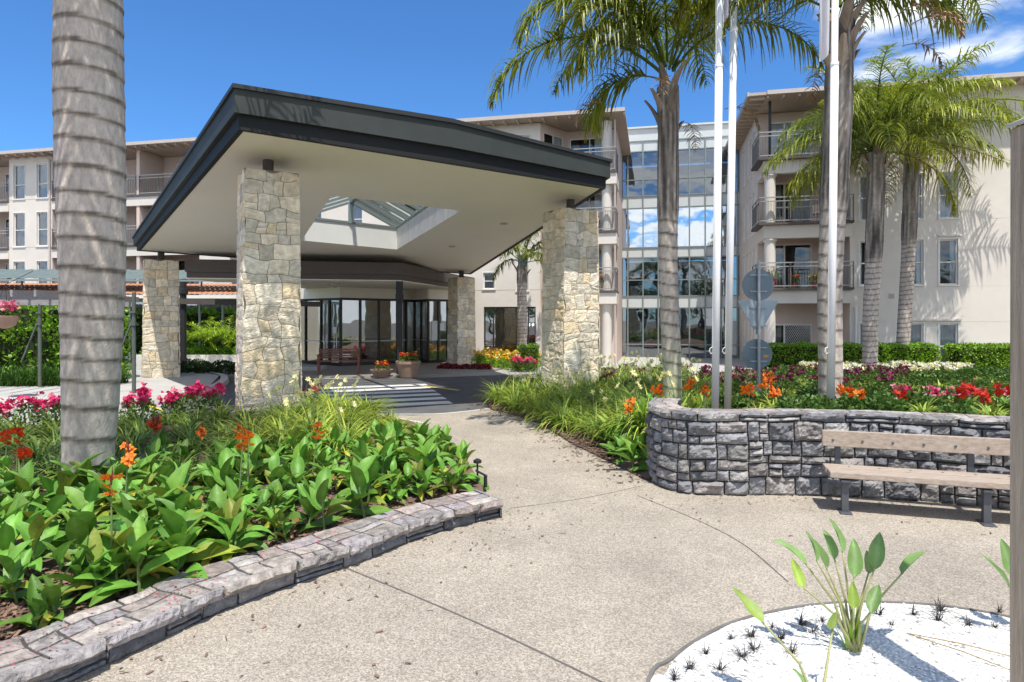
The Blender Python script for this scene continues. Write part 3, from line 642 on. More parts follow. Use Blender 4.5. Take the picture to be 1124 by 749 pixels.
# right end balcony with a splayed side
Ua, Ub, Uc = U0(593), -4.25, -1.77; dv = 1.8
Fs, ls = fromto(F0.p(Ua, 0), FF(VL + dv).p(Ub, 0)); mb = MB()
h1 = [(.25, 1.75, z + .85, z + 2.15) for z in FLZ]; wallgrid(mb, Fs, 0, ls, -1.05, ZE, h1, .1)
Fb = FF(VL + dv); h2 = [(Ub + .12, Uc - .35, z + .02, z + 2.15) for z in FLZ]; wallgrid(mb, Fb, Ub, Uc, -1.05, ZE, h2, .12)
q = FRt(Uc); mb.poly([q.p(VL + dv, -1.05), q.p(38.4, -1.05), q.p(38.4, ZE), q.p(VL + dv, ZE)])
mb.build('wall', M['pink'], LWb)
for i, h in enumerate(h1): window(LWb, Fs, *h, vs=(.5,), hs=(), curtain=-.4, depth=.05, seed=i, room='dark', sill=False)
for i, h in enumerate(h2): window(LWb, Fb, *h, vs=(.5,), hs=(), curtain=-.38, depth=.05, seed=i, room='dark', sill=False)
mb = MB(); mb2 = MB()
for z in FLZ:
    for m_, zz0, zz1, pr_ in ((mb, z - .1, z, .35), (mb2, z - .62, z - .104, .28)):
        pts = [F0.p(Ua + .2, 0, pr_), F0.p(Uc + .1, 0, pr_), F0.p(Uc + .1, 0, -dv), F0.p(Ub, 0, -dv)]; m_.prism([(p.x, p.y) for p in pts], zz0, zz1)
mb.build('balcony_slab', M['slab'], LWb); mb2.build('balcony_beam', M['render'], LWb)
for z in FLZ: railing(LWb, F0, Ua + .25, Uc + .05, z, .28); railing(LWb, FRt(Uc + .05), VL - .2, VL + 1.5, z, 0)
mb = MB()
p = F0.p(-2.15, 0, -.1); mb.lathe((p.x, p.y, -1.05), [(.24, 0), (.24, ZE + .9)], 16); mb.build('column', M['render'], LWb)
p = F0.p(Uc + .02, 0, .22); mb = MB(); mb.tube([p + Vector((0, 0, -1)), p + Vector((0, 0, 11.4))], .04, 8); mb.build('downpipe', M['gutter'], LWb)
eaves(LWb, F0, -44, Uc - .1, ZE, .75, back=9)
# pale letters glowing behind the shop window, and the chair inside
F = FF(VL + .8)
sg = thing('illuminated_sign', 'small glowing white letters hanging inside the dark ground-floor window', 'sign', tuple(F.p(U0(578), 2.25)))
mb = MB(); x = 0
def glyph(mb, F, s, z, h, strokes):
    for (a, b, c, d) in strokes: bar(mb, F, s + a * h, s + c * h, z + b * h, z + d * h, 0, .02)
G1 = dict(T=[(0, .8, .6, 1), (.22, 0, .38, .8)], H=[(0, 0, .16, 1), (.44, 0, .6, 1), (.16, .4, .44, .6)], E=[(0, 0, .16, 1), (.16, .82, .55, 1), (.16, .42, .5, .58), (.16, 0, .55, .18)])
s = U0(577.5)
for st in ([(0, 0, .18, 1)], [(0, 0, .18, 1), (.18, .8, .5, 1), (.4, .4, .55, .8), (.18, .35, .5, .5)], [(0, 0, .2, .25)], [(0, 0, .18, 1), (.18, .8, .45, 1), (.18, 0, .45, .2), (.42, .1, .58, .9)]):
    glyph(mb, F, s, Zof(582, 359, VL), .17, st); s += .15
mb.build('letters', M['bulb'], sg)
ch = thing('armchair', 'pale rounded armchair inside the dark ground-floor window behind the slim palm', 'armchair', tuple(FF(VL + .55).p(U0(553.5), .25)))
mb = MB(); F = FF(VL + .55); s = U0(553.5); bar(mb, F, s - .38, s + .38, .25, .65, -.3, .3); mb.build('seat', M['armchair'], ch, bevel=.08)
mb = MB(); bar(mb, F, s - .36, s + .36, .66, 1.1, -.28, -.05); mb.build('backrest', M['armchair'], ch, bevel=.1)

# ---------- right wing
VR = 29.55; F1 = FF(VR); US = 4.7; UE = 8.15
RW_ = thing('apartment_building', 'four-storey greige apartment wing with corner balconies and tall white windows behind the clipped hedges', 'building', tuple(F1.p(12, 0)))
def U1(px): return Uof(px, VR)
wins = []
for pa, pb_ in ((943.5, 956), (995, 1013.5), (1031, 1051.5)):
    for z0, z1 in ((9.05, 10.95), (6.25, 8.15), (3.5, 5.38), (.02, 1.9)): wins.append((U1(pa), U1(pb_), z0, z1))
mb = MB(); wallgrid(mb, F1, UE, 26, -1.05, ZE, wins)
ws = []
for a, b in ((31.95, 32.55), (32.95, 33.55), (34.1, 34.75), (35.4, 36.1)):
    for z0, z1 in ((9.1, 11.0), (6.2, 8.1), (3.5, 5.4), (.3, 2.1)): ws.append((a, b, z0, z1))
wallgrid(mb, FL(US), VR + 1.7, 38.4, -1.05, ZE, ws)
mb.build('wall', M['render'], RW_)
for i, w in enumerate(wins): window(RW_, F1, *w, hs=(.5,), curtain=1 if i % 4 in (0, 1, 3) else [.3, -.35, -.35][i // 4], seed=i)
for i, w in enumerate(ws): window(RW_, FL(US), *w, hs=(.5,), curtain=0, seed=i, room='dim')
mb = MB()
for z in (2.0, 3.45, 6.2, 9.02): groove(mb, F1, UE, 26, z)
for a, b in ((995, 1055),):
    bar(mb, F1, U1(a) - .1, U1(b), 2.02, 2.10, 0, .09); bar(mb, F1, U1(1030), U1(1056), 5.5, 5.56, 0, .07)
mb.build('wall_trim', M['render'], RW_)
mb = MB(); mb.tube([F1.p(U1(939), -.5, .07), F1.p(U1(939), 2.6, .07)], .05, 8); mb.build('downpipe', M['frame'], RW_)
mb = MB(); bar(mb, F1, U1(975.5), U1(981.5), 2.95, 3.15, .0, .02)
for k in range(5): bar(mb, F1, U1(976), U1(981), 2.97 + k * .035, 2.985 + k * .035, .02, .035)
mb.build('wall_vent', M['gutter'], RW_)
Fb = FF(VR + 1.7); mb = MB(); holes = []
for k, z in enumerate([-.25] + FLZ): holes += [(US + .5, US + 2.35, z + .02, z + 2.12), (US + 2.6, US + 3.2, z + .02, z + 2.12)]
wallgrid(mb, Fb, US, UE + .02, -1.05, ZE, holes, .1)
q = FL(UE); mb.poly([q.p(VR, -1.05), q.p(VR + 1.7, -1.05), q.p(VR + 1.7, ZE), q.p(VR, ZE)]); mb.build('wall', M['pink'], RW_)
for i, h in enumerate(holes):
    if i % 2 == 0: window(RW_, Fb, *h, vs=(.36,), hs=(.46,) if i in (4, 6) else (), curtain=[0, 0, -.45, 1][(i // 2) % 4] or 0, sill=False, fw=.08, depth=.05, seed=i, room='dark')
    else: window(RW_, Fb, *h, hs=(), curtain=1, sill=False, fw=.08, depth=.05, seed=i)
# security mesh door on the ground floor
mb = MB(); a, b, c, d = US + 1.2, US + 2.3, -.1, 1.8
for k in range(-14, 24):
    for sg_ in (1, -1):
        x0 = a + k * .09; pts = []
        for (zz) in (c, d):
            x = x0 + (zz - c) * sg_ * .6 + (0 if sg_ > 0 else 1.15); pts.append((x, zz))
        (x0_, z0_), (x1_, z1_) = pts
        def clipx(x, z): return x
        t0, t1 = 0, 1; dx = x1_ - x0_
        for lim, lo in ((a, True), (b, False)):
            t_ = (lim - x0_) / dx
            if (dx > 0) == lo: t0 = max(t0, t_)
            else: t1 = min(t1, t_)
        if t1 - t0 > .02: mb.beam(Fb.p(x0_ + dx * t0, z0_ + (z1_ - z0_) * t0, .03), Fb.p(x0_ + dx * t1, z0_ + (z1_ - z0_) * t1, .03), .014, .01)
mb.build('security_screen', M['frame'], RW_)
mb = MB(); mb2 = MB()
for z in FLZ:
    bar(mb, F1, US - .28, UE + .03, z - .1, z, -1.69, .52); bar(mb2, F1, US - .05, UE - .02, z - .66, z - .104, -.0, .3); bar(mb2, F1, US - .02, US + .22, z - .66, z - .108, -1.68, -.004)
mb.build('balcony_slab', M['slab'], RW_); mb2.build('balcony_beam', M['render'], RW_)
for z in FLZ: railing(RW_, F1, US - .24, UE, z, .48, posts=1.2); railing(RW_, FL(US - .24), VR - .46, VR + 1.5, z, 0, posts=1.0)
p = F1.p(US + .25, 0, .02); mb = MB()
for z0, z1 in ((-1.05, FLZ[0] - .67), (FLZ[0], FLZ[1] - .67), (FLZ[1], FLZ[2] - .67)): mb.lathe((p.x, p.y, 0), [(.23, z0), (.23, z1 - .15), (.29, z1 - .05), (.29, z1)], 20)
mb.build('column', M['render'], RW_, smooth=False)
mb = MB(); mb.tube([p + Vector((0, 0, FLZ[2])), p + Vector((0, 0, ZE))], .06, 10); mb.build('column', M['post'], RW_)
eaves(RW_, F1, US, 26, ZE, .85, back=9, ends=.0)
Fl = FL(US); mb = MB(); bar(mb, Fl, VR - .85, 38.4, ZE + .035, ZE + .155, .002, .7); mb.build('roof', M['eave'], RW_)
mb = MB()
for k in range(16): s = VR - .6 + k * .58; bar(mb, Fl, s - .035, s + .035, ZE - .09, ZE + .03, .03, .66)
mb.build('rafters', M['eave'], RW_)
mb = MB(); bar(mb, Fl, VR - .85, 38.4, ZE + .02, ZE + .19, .703, .79); mb.build('gutter', M['gutter'], RW_)

# ---------- glazed link between the wings
VG = 37.6; F2 = FF(VG); g0, g1 = -1.77 + .005, US - .005
GL = thing('glazed_building', 'grey-green glass curtain wall link building between the two apartment wings', 'building', tuple(F2.p(1.5, 0)))
rowsz = [(-1.05, -.38, 'p'), (-.38, .62, 'd'), (.62, 2.72, 'd'), (2.72, 3.4, 'p'), (3.4, 4.33, 'd'), (4.33, 5.62, 'd'), (5.62, 6.2, 'p'), (6.2, 8.48, 'm'), (8.48, 9.18, 'p'), (9.18, 10.12, 'b'), (10.12, 11.75, 'b'), (11.75, 12.35, 'p')]
cols_ = [g0, g0 + .32] + [g0 + .32 + .862 * k for k in range(1, 8)] + [g1]
mb = MB(); mbd = MB(); mbm = MB(); mbb = MB()
for z0, z1, k in rowsz:
    if k == 'p': bar(mb, F2, g0, g1, z0 + .02, z1 - .02, -.2, .0)
    for i in range(len(cols_) - 1):
        if k != 'p': {'d': mbd, 'm': mbm, 'b': mbb}[k].poly([F2.p(cols_[i], z0, -.03), F2.p(cols_[i + 1], z0, -.03), F2.p(cols_[i + 1], z1, -.03), F2.p(cols_[i], z1, -.03)])
mb.build('spandrel', M['spandrel'], GL)
mbd.build('glass', M['bluegl'], GL); mbm.build('glass', M['mirror'], GL); mbb.build('glass', M['bluegl'], GL)
mb = MB()
for s in cols_[1:-1]: bar(mb, F2, s - .035, s + .035, -1.05, 12.37, -.06, .07)
for z in sorted({r[0] for r in rowsz[1:]} | {r[1] for r in rowsz}): bar(mb, F2, g0, g1, z - .03, z + .03, -.05, .05)
mb.build('mullions', M['alu'], GL)
mb = MB(); bar(mb, F2, g0, g1, 12.38, 13.1, -.5, -.1); bar(mb, F2, g0, g1, 13.1, 13.2, -.6, .02); mb.build('parapet', M['spandrel'], GL)
mb = MB()
for z0, z1 in ((-1.05, 2.9), (3.3, 5.8), (6.1, 8.7), (9.1, 12.0)):
    mb.poly([F2.p(g0, z0, -5), F2.p(g1, z0, -5), F2.p(g1, z1, -5), F2.p(g0, z1, -5)])
for z in (-.9, 3.2, 5.95, 8.85, 12.2): bar(mb, F2, g0, g1, z - .1, z + .1, -5, -.25)
for z in (2.95, 5.75, 8.65):
    pass
mb.build('interior', M['dim'], GL)
mb = MB()
for s, z0 in ((g0 + 1.2, -.8), (g0 + 4.9, -.8), (g0 + 2.9, 9.05), (g0 + 5.2, 9.05)):
    p = F2.p(s, 0, -1.2); mb.lathe((p.x, p.y, z0), [(.2, 0), (.2, 2.9)], 12)
mb.build('interior_column', M['white'], GL)

# ---------- entrance canopy on stone columns
def sof(x, y): return 6.54 + .0202 * x - .0874 * y
def onsof(px, py):
    a = (px - CX) / FPX; b = -(py - HY) / FPX; d = (6.54 - CAMH) / (b - .0202 * a + .0874); return Vector((a * d, d, CAMH + b * d))
A, B, Dd, C = onsof(262, 141), onsof(665, 206), onsof(517, 301), onsof(150, 275)
H = [onsof(363.8, 215), onsof(505.8, 231.4), onsof(435.6, 274), onsof(331, 264)]
CN = thing('entrance_canopy', 'large upswept charcoal-edged entrance canopy with a cream underside standing on four stone columns', 'canopy', (-4, 18, 0))
mb = MB(); O = [A, B, Dd, C]
for i in range(4):
    j = (i + 1) % 4; n = 6
    for k in range(n): mb.poly([O[i].lerp(O[j], k / n), O[i].lerp(O[j], (k + 1) / n), H[i].lerp(H[j], (k + 1) / n), H[i].lerp(H[j], k / n)][::-1])
mb.build('soffit', M['soffit'], CN)
# fascia: lower dark band, upper grey band standing proud, capping
def outward(P, k): # offset polygon corners outwards by k
    c = (A + B + C + Dd) / 4; out = []
    for i in range(len(P)):
        p, a, b = P[i], P[i - 1], P[(i + 1) % len(P)]
        n1 = Vector(((p - a).y, -(p - a).x, 0)).normalized(); n2 = Vector(((b - p).y, -(b - p).x, 0)).normalized()
        m_ = n1 + n2; m_ = m_.normalized() / max(.35, m_.normalized().dot(n1)); out.append(p + m_ * k)
    return out
mid = A.lerp(B, .50); ring = [A, mid, B, Dd, C]; hts = [.74, .88, .66, .42, .44]
def band(name, m_, o0, o1, z0, z1, d=.10):
    mb = MB(); outer = outward(ring, o1); inner = outward(ring, o0 - d)
    for i in range(5):
        j = (i + 1) % 5; b = [outer[i] + Vector((0, 0, z0(i))), outer[j] + Vector((0, 0, z0(j))), inner[j] + Vector((0, 0, z0(j))), inner[i] + Vector((0, 0, z0(i)))]
        t_ = [outer[i] + Vector((0, 0, z1(i))), outer[j] + Vector((0, 0, z1(j))), inner[j] + Vector((0, 0, z1(j))), inner[i] + Vector((0, 0, z1(i)))]
        ids = [mb.vert(p) for p in b + t_]
        for q in ((0, 1, 5, 4), (3, 2, 1, 0), (4, 5, 6, 7), (2, 3, 7, 6)): mb.face([ids[k] for k in q])
    mb.build(name, M[m_], CN)
band('fascia', 'fasciadark', 0, .0, lambda i: -.02, lambda i: hts[i] * .34)
band('fascia', 'fascia', 0, .085, lambda i: hts[i] * .34, lambda i: hts[i] * .90)
band('capping', 'capping', 0, .13, lambda i: hts[i] * .90, lambda i: hts[i])
mb = MB(); top = outward(ring, .05); Ht = [h + Vector((0, 0, .60)) for h in H]
tp = [top[i] + Vector((0, 0, hts[i] - .02)) for i in range(5)]
mid2 = Ht[0].lerp(Ht[1], .5)
mb.poly([tp[0], tp[1], mid2, Ht[0]]); mb.poly([tp[1], tp[2], Ht[1], mid2]); mb.poly([tp[2], tp[3], Ht[2], Ht[1]]); mb.poly([tp[3], tp[4], Ht[3], Ht[2]]); mb.poly([tp[4], tp[0], Ht[0], Ht[3]])
mb.build('roof', M['capping'], CN)
mb = MB()
UP = .72
for i in range(4):
    j = (i + 1) % 4; n = 9
    for k in range(n):
        p, q = H[i].lerp(H[j], k / n), H[i].lerp(H[j], (k + 1) / n); gp = (q - p).normalized() * .012 if i in (1, 3) else Vector((0, 0, 0))
        mb.poly([p + gp, q, q + Vector((0, 0, UP)), p + gp + Vector((0, 0, UP))])
mb.build('skylight_upstand', M['white'], CN)
# gabled glass rooflight
e1, e2 = H[0].lerp(H[3], .5) * 1, H[1].lerp(H[2], .5) * 1
ra = H[0].lerp(H[1], .5) + Vector((0, 0, UP + .72)); rb = H[3].lerp(H[2], .5) + Vector((0, 0, UP + .72))
sk = MB(); sk.beam(ra, rb, .12, .14); n = 9
for k in range(n + 1):
    t_ = k / n; r_ = ra.lerp(rb, t_)
    for a_, b_ in ((H[0], H[3]), (H[1], H[2])): sk.beam(a_.lerp(b_, t_) + Vector((0, 0, UP + .02)), r_, .05, .08)
for a_, b_ in ((H[0], H[3]), (H[1], H[2]), (H[0], H[1]), (H[3], H[2])): sk.beam(a_ + Vector((0, 0, UP + .03)), b_ + Vector((0, 0, UP + .03)), .07, .07)
sk.beam(H[3].lerp(H[2], .5) + Vector((0, 0, UP)), rb, .16, .16)
skl = sk.build('skylight_frame', M['alu'], CN)
mb = MB()
for a_, b_ in ((H[0], H[3]), (H[1], H[2])):
    for k in range(n): mb.poly([a_.lerp(b_, k / n) + Vector((0, 0, UP + .07)), a_.lerp(b_, (k + 1) / n) + Vector((0, 0, UP + .07)), ra.lerp(rb, (k + 1) / n) + Vector((0, 0, .05)), ra.lerp(rb, k / n) + Vector((0, 0, .05))])
mb.build('pane', glass('rooflight_glass', (.93, .95, .94), .03, .3), skl)
mb = MB()
for px, py in ((553, 245.5), (496, 270.5)):
    p = onsof(px, py); mb.lathe((p.x, p.y, p.z - .03), [(.11, 0), (.11, .025)], 16)
mb.build('downlight', M['gutter'], CN)
creams = [(1, 1, 1), (1.06, 1.0, .92), (.95, .94, .93), (.86, .85, .83), (1.1, 1.05, .98), (1.0, .90, .74), (.80, .79, .77)]
def column(center, top, w, dep, seed, dirv=AB):
    rg = random.Random(seed); a = dirv; nrm = Vector((a.y, -a.x, 0)); c = Vector((center[0], center[1], 0)); z1 = top - .30
    root = MB(); mb = MB()
    def tp_(z): return 1 + .10 * (1 - z / z1)
    for q, (ax, nn, ww, dd) in enumerate(((a, nrm, w, dep), (nrm * -1, a, dep, w), (a * -1, nrm * -1, w, dep), (nrm, a * -1, dep, w))):
        rects = []; guillotine(rg, (-ww / 2 - .006, ww / 2 + .006, .0, z1), .52, .42, .16, .11, rects)
        def mf(s, z, o, ax=ax, nn=nn, dd=dd, ww=ww): s = max(-ww / 2 - .006, min(ww / 2 + .006, s)); z = max(0, min(z1, z)); k = tp_(z); return c + ax * s * k + nn * (dd / 2 * k + o) + Vector((0, 0, z))
        stones(mb, mf, rects, rg, .010, .015, .04, creams, .09, 1.1, .13)
    st = mb.build('column', M['cream'], CN)
    mb = MB()
    def cor(z, sh=.008):
        k = tp_(z); return [c + a * (sx * (w / 2 * k - sh)) + nrm * (sy * (dep / 2 * k - sh)) + Vector((0, 0, z)) for sx, sy in ((-1, 1), (1, 1), (1, -1), (-1, -1))]
    mb.hexa(cor(0), cor(z1 + .004)); mb.build('mortar', M['creammortar'], st)
    mb = MB(); mb.lathe((c.x, c.y, z1 - .01), [(.105, 0), (.105, .30 + .02)], 20); mb.build('column_pin', M['slab'], st)
    return st
cs = [(-4.95, 12.95), (1.50, 16.35), (-12.05, 21.9), (-2.15, 27.1)]
for i, c in enumerate(cs):
    s_ = column(c, sof(*c), 1.02 if i < 3 else .78, .95, 20 + i)

# ---------- glazed entrance lobby with its taupe porch roof
EN = thing('entrance_lobby', 'low entrance lobby with faceted bronze-framed glass doors under a taupe porch roof', 'lobby', (-8, 28, 0))
gp = [((318 - CX) / FPX * 30, 30), ((374 - CX) / FPX * 27.4, 27.4), ((436 - CX) / FPX * 29.2, 29.2), ((455 - CX) / FPX * 30.6, 30.6), ((470 - CX) / FPX * 29.3, 29.3), ((500 - CX) / FPX * 30.2, 30.2), ((516 - CX) / FPX * 30.8, 30.8)]
gz = 3.0
splits = [[.14, .34, .64, .80], [.33, .66], [.5], [.5], [.36, .7], []]
for i in range(len(gp) - 1):
    F, Ln = fromto((*gp[i], 0), (*gp[i + 1], 0)); mb = MB()
    for s in [0] + [Ln * x for x in splits[i]] + [Ln]: bar(mb, F, s - .045, s + .045, .06, gz, -.05, .05)
    bar(mb, F, .045, Ln - .045, gz - .1, gz, -.04, .04); bar(mb, F, .045, Ln - .045, .06, .2, -.04, .04)
    fr_ = mb.build('door_frame', M['doorframe'], EN)
    mb = MB(); mb.poly([F.p(.02, .1), F.p(Ln - .02, .1), F.p(Ln - .02, gz), F.p(.02, gz)]); mb.build('glass', M['shopgl'], fr_)
    mb = MB(); bar(mb, F, .06, Ln - .06, 1.08, 1.13, .006, .009); mb.build('glass_marking', M['spandrel'], fr_)
    mb = MB(); bar(mb, F, -.0, Ln, gz + .004, 3.46, -.12, .04); mb.build('door_header', M['soffit'], EN)
    if i == 4:
        mb = MB(); bar(mb, F, .18, .48, 1.1, 2.0, .012, .02); bar(mb, F, .62, .86, 1.55, 1.9, .012, .02); mb.build('notice', M['notice'], EN)
    if i == 0:
        mb = MB(); bar(mb, F, Ln * .86, Ln * .93, 1.45, 1.75, .012, .02); mb.build('notice', M['notice'], EN)
# interior: floor, back wall, timber counter, pale piers
mb = MB(); mb.prism([(-12, 36), (gp[0][0], gp[0][1] + .2), (gp[1][0], gp[1][1] + .3), (gp[5][0], gp[5][1] + .3), (-1.5, 31), (-1.2, 32.0), (-3, 37)], .02, .05); mb.build('floor', M['dim'], EN)
mb = MB(); mb.poly([(-12.5, 34, 0), (-2.5, 34, 0), (-2.5, 34, 3.4), (-12.5, 34, 3.4)]); mb.poly([(-13, 33, 0), (-12.5, 34, 0), (-12.5, 34, 3.4), (-13, 33, 3.4)]); mb.build('back_wall', M['dim'], EN)
mb = MB()
for x, y in ((-7.6, 31), (-5.7, 31.6), (-9.6, 32.5), (-4.4, 32.5)): mb.box(x - .18, x + .18, y - .18, y + .18, .05, 3.4)
mb.build('interior_pier', M['soffit'], EN)
mb = MB(); mb.box(-9.2, -6.4, 32, 32.5, .05, 1.1); mb.build('reception_counter', M['redwood'], EN)
# porch roof
pc = [(-11.1, 21.75), (-4.05, 23.2), (-2.55, 29.6), (-1.9, 31.5), (-9.6, 33.5), (-9.3, 24.3), (-11.1, 23.9)]
mb = MB(); mb.prism(pc, 3.47, 3.5); mb.build('porch_soffit', M['soffit'], EN)
mb = MB(); mb.prism(pc, 3.504, 4.06); o = mb.build('porch_fascia', M['brown'], EN)
cen = Vector((-8, 28)); mb = MB()
mb.prism([tuple(Vector(p) + ((Vector(p) - cen).normalized() * .07 if i_ < 4 else Vector((0, 0)))) for i_, p in enumerate(pc)], 3.70, 4.13); mb.build('porch_fascia', M['brown'], EN)
mb = MB(); p = Vector(((438.5 - CX) / FPX * 23.4, 23.4, 0)); mb.lathe((p.x, p.y, .06), [(.1, 0), (.1, 2.6), (.15, 2.75), (.15, 2.95), (.13, 2.96), (.13, 3.42)], 16); mb.build('porch_post', M['post'], EN)
mb = MB(); mb.lathe(((201 - CX) / FPX * 24, 24, .02), [(.12, 0), (.12, 3.0), (.17, 3.02), (.17, 3.2), (.12, 3.21), (.12, 3.46)], 14); mb.build('porch_post', M['post'], EN)
mb = MB(); q = Vector(((201 - CX) / FPX * 24, 24, 0)); mb.beam(q + Vector((-.5, -.2, .1)), q + Vector((0, 0, 2.4)), .06, .06); mb.build('brace', M['post'], EN)
mb = MB(); mb.beam(Vector((-12.6, 24, 2.82)), Vector((-7.6, 25.4, 2.74)), .5, .06); mb.beam(Vector((-12.6, 23.78, 2.72)), Vector((-7.6, 25.2, 2.64)), .1, .14); mb.build('side_awning', M['slab'], EN)
mb = MB(); mb.lathe((-6.85, 24.6, 3.30), [(.05, 0), (.2, .08), (.22, .16)], 16); mb.build('dome_camera', M['gutter'], EN)

# ---------- low glazed cafe pavilion on the left with a tiled roof
PV = thing('cafe_pavilion', 'low glazed pavilion with an orange terracotta tiled roof beyond the pergola', 'pavilion', (-17, 29, 0))
F, Ln = fromto((-30, 27.5, 0), (-11.0, 28.8, 0))
mb = MB(); 
n = 19
for k in range(n + 1): bar(mb, F, Ln * k / n - .04, Ln * k / n + .04, 0, 2.95, -.05, .05)
bar(mb, F, 0, Ln, 2.85, 3.0, -.06, .06); bar(mb, F, 0, Ln, .0, .12, -.055, .055); mb.build('shopfront_frame', M['alu'], PV)
mb = MB(); mb.poly([F.p(0, .1), F.p(Ln, .1), F.p(Ln, 2.9), F.p(0, 2.9)]); mb.build('glass', M['shopgl'], PV)
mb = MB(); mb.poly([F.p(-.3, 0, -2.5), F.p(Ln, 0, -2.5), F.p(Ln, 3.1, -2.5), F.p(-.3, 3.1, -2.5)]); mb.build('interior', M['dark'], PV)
mb = MB()
def rz(o): return 3.10 + (1.0 - o) * .17
nt_ = int(Ln / .22)
for k in range(nt_):                        # half-round tile rows running up the slope
    s = Ln * k / nt_ - .2; w = Ln / nt_; pts = []
    for j in range(6):
        a = math.pi * j / 5; pts.append((s + w / 2 - w / 2 * math.cos(a), .05 * math.sin(a)))
    for j in range(5):
        for (oa, ob) in ((.9, .1), (.1, -.9), (-.9, -1.9), (-1.9, -3.0)):
            st = .02; mb.poly([F.p(pts[j][0], rz(oa) + pts[j][1] + st, oa), F.p(pts[j + 1][0], rz(oa) + pts[j + 1][1] + st, oa), F.p(pts[j + 1][0], rz(ob) + pts[j + 1][1], ob), F.p(pts[j][0], rz(ob) + pts[j][1], ob)])
mb.build('tiled_roof', M['tile'], PV)
mb = MB(); bar(mb, F, -.2, Ln, 2.98, 3.12, .88, .98); mb.build('gutter', M['frame'], PV)
# green sheet awning above the tiled roof
AW = thing('sheet_awning', 'long pale green ribbed awning above the orange tiled roof', 'awning', (-20, 28.6, 3.5))
F, Ln = fromto((-31, 28.2, 0), (-11.3, 29.4, 0)); mb = MB(); nn_ = 90
for k in range(nn_):
    s = Ln * k / nn_; w = Ln / nn_; zb = .03 if k % 2 else 0
    mb.poly([F.p(s, 3.85 + zb, .9), F.p(s + w, 3.85 + (.03 - zb), .9), F.p(s + w, 4.4 + (.03 - zb), -1.2), F.p(s, 4.4 + zb, -1.2)])
mb.build('roof_sheet', M['polycarb'], AW)
mb = MB(); bar(mb, F, 0, Ln, 3.75, 3.83, .84, .92)
for k in range(10): s = Ln * (k + .5) / 10; mb.beam(F.p(s, 3.81, .9), F.p(s, 4.36, -1.1), .06, .06); bar(mb, F, s - .03, s + .03, 3.3, 3.9, -.1, -.04)
mb.build('awning_frame', M['alu'], AW)

# ---------- pergola over the footpath
PG = thing('pergola', 'weathered grey timber pergola on green metal posts over the far footpath', 'pergola', (-15, 18.5, .12))
PX = Vector((.99, .10, 0)); PY = Vector((-.10, .99, 0)); po = Vector((-22.5, 17.6, 0))
mb = MB()
for k in range(19):
    a = po + PX * (.25 + k * .56) + Vector((0, 0, 2.74)); mb.beam(a - PY * 2.6, a + PY * 2.8, .06, .17)
mb.build('rafters', M['beamgrey'], PG)
mb = MB()
for o in (0, 2.3): mb.beam(po + PY * o + Vector((0, 0, 2.57)), po + PX * 10.4 + PY * o + Vector((0, 0, 2.57)), .08, .16)
mb.build('main_beams', M['beamgrey'], PG)
for k in (.6, 4.6, 8.9, 12.95):
    for o in (0, 2.3):
        if k > 12 and o: continue
        mb = MB(); p = po + PX * k + PY * o
        if k > 12: p = Vector(((147 - CX) / FPX * 16.9, 16.9, 0)) if o == 0 else p
        mb.tube([p + Vector((0, 0, .12)), p + Vector((0, 0, 2.8 if o == 0 and k > 12 else 2.52))], .05, 10)
        st = mb.build('post', M['greenpost'], PG)
        if o == 0:
            mb = MB(); mb.beam(p + Vector((-.55, .05, .9)), p + Vector((0, 0, 2.15)), .04, .04); mb.box(p.x - .075, p.x + .075, p.y - .075, p.y + .075, 1.92, 1.97); mb.box(p.x - .075, p.x + .075, p.y - .075, p.y + .075, 2.25, 2.3); mb.build('brace', M['greenpost'], st)
# hanging basket
hp = D(6, 352, 15.6)
HB = thing('hanging_basket', 'hanging basket of pink flowers under the pergola before the dark hedge', 'flower basket', tuple(hp))
mb = MB(); mb.lathe((hp.x, hp.y, hp.z - .2), [(.06, 0), (.2, .08), (.3, .3), (.3, .32)], 18); mb.build('basket', M['terracotta'], HB)
mb = MB()
for a in (0, 2.1, 4.2): mb.tube([hp + Vector((math.cos(a) * .28, math.sin(a) * .28, .1)), hp + Vector((0, 0, .9))], .006, 5)
mb.tube([hp + Vector((0, 0, .88)), hp + Vector((0, .9, 1.28))], .008, 5); mb.build('chain', M['post'], HB)
HBc = (HB, hp)

# ---------- planter wall behind the drive lane
PW = thing('planter_wall', 'low pale rendered planter wall below the bright green ferns', 'planter', (-11.5, 26.6, 0))
mb = MB(); mb.box(-15.4, -9.6, 25.9, 26.2, .0, .62); mb.build('front_wall', M['planterwhite'], PW); mb = MB(); mb.box(-15.4, -9.6, 26.2, 27.4, .0, .52); mb.build('soil', M['mulch'], PW)
mb = MB(); mb.box(-14.5, -7.5, 25.1, 25.9, .0, .2); mb.build('kerb_step', M['kerb'], PW)

# ================================================================ FURNITURE AND FITTINGS
# bench in front of the curved wall
bd = Vector((.952, -.305, 0)); bn = Vector((-.305, -.952, 0)); bo = Vector((3.56, 7.33, 0)) + bn * .06
BF = Fr(bo, bd, bn)
t = thing('timber_bench', 'long weathered timber bench on dark steel legs against the curved stone wall', 'bench', tuple(BF.p(.9, 0, .2)))
mb = MB(); bar(mb, BF, 0, 2.5, .39, .455, -.0, .205); bar(mb, BF, .012, 2.5, .388, .452, .213, .43); mb.build('seat', M['wood'], t, bevel=.008)
mb = MB(); bar(mb, BF, 0, 2.5, .645, .825, -.075, -.02); mb.build('backrest', M['wood'], t, bevel=.008)
mb = MB()
for k in range(8):
    q = BF.p(.11 + k * .30, .72 + (0.0), -.018); 
    mb.tube([q, q + bn * .006], .013, 10)
for k in range(8):
    q = BF.p(.25 + k * .30, .45, .11); mb.tube([q, q + Vector((0, 0, .008))], .012, 10)
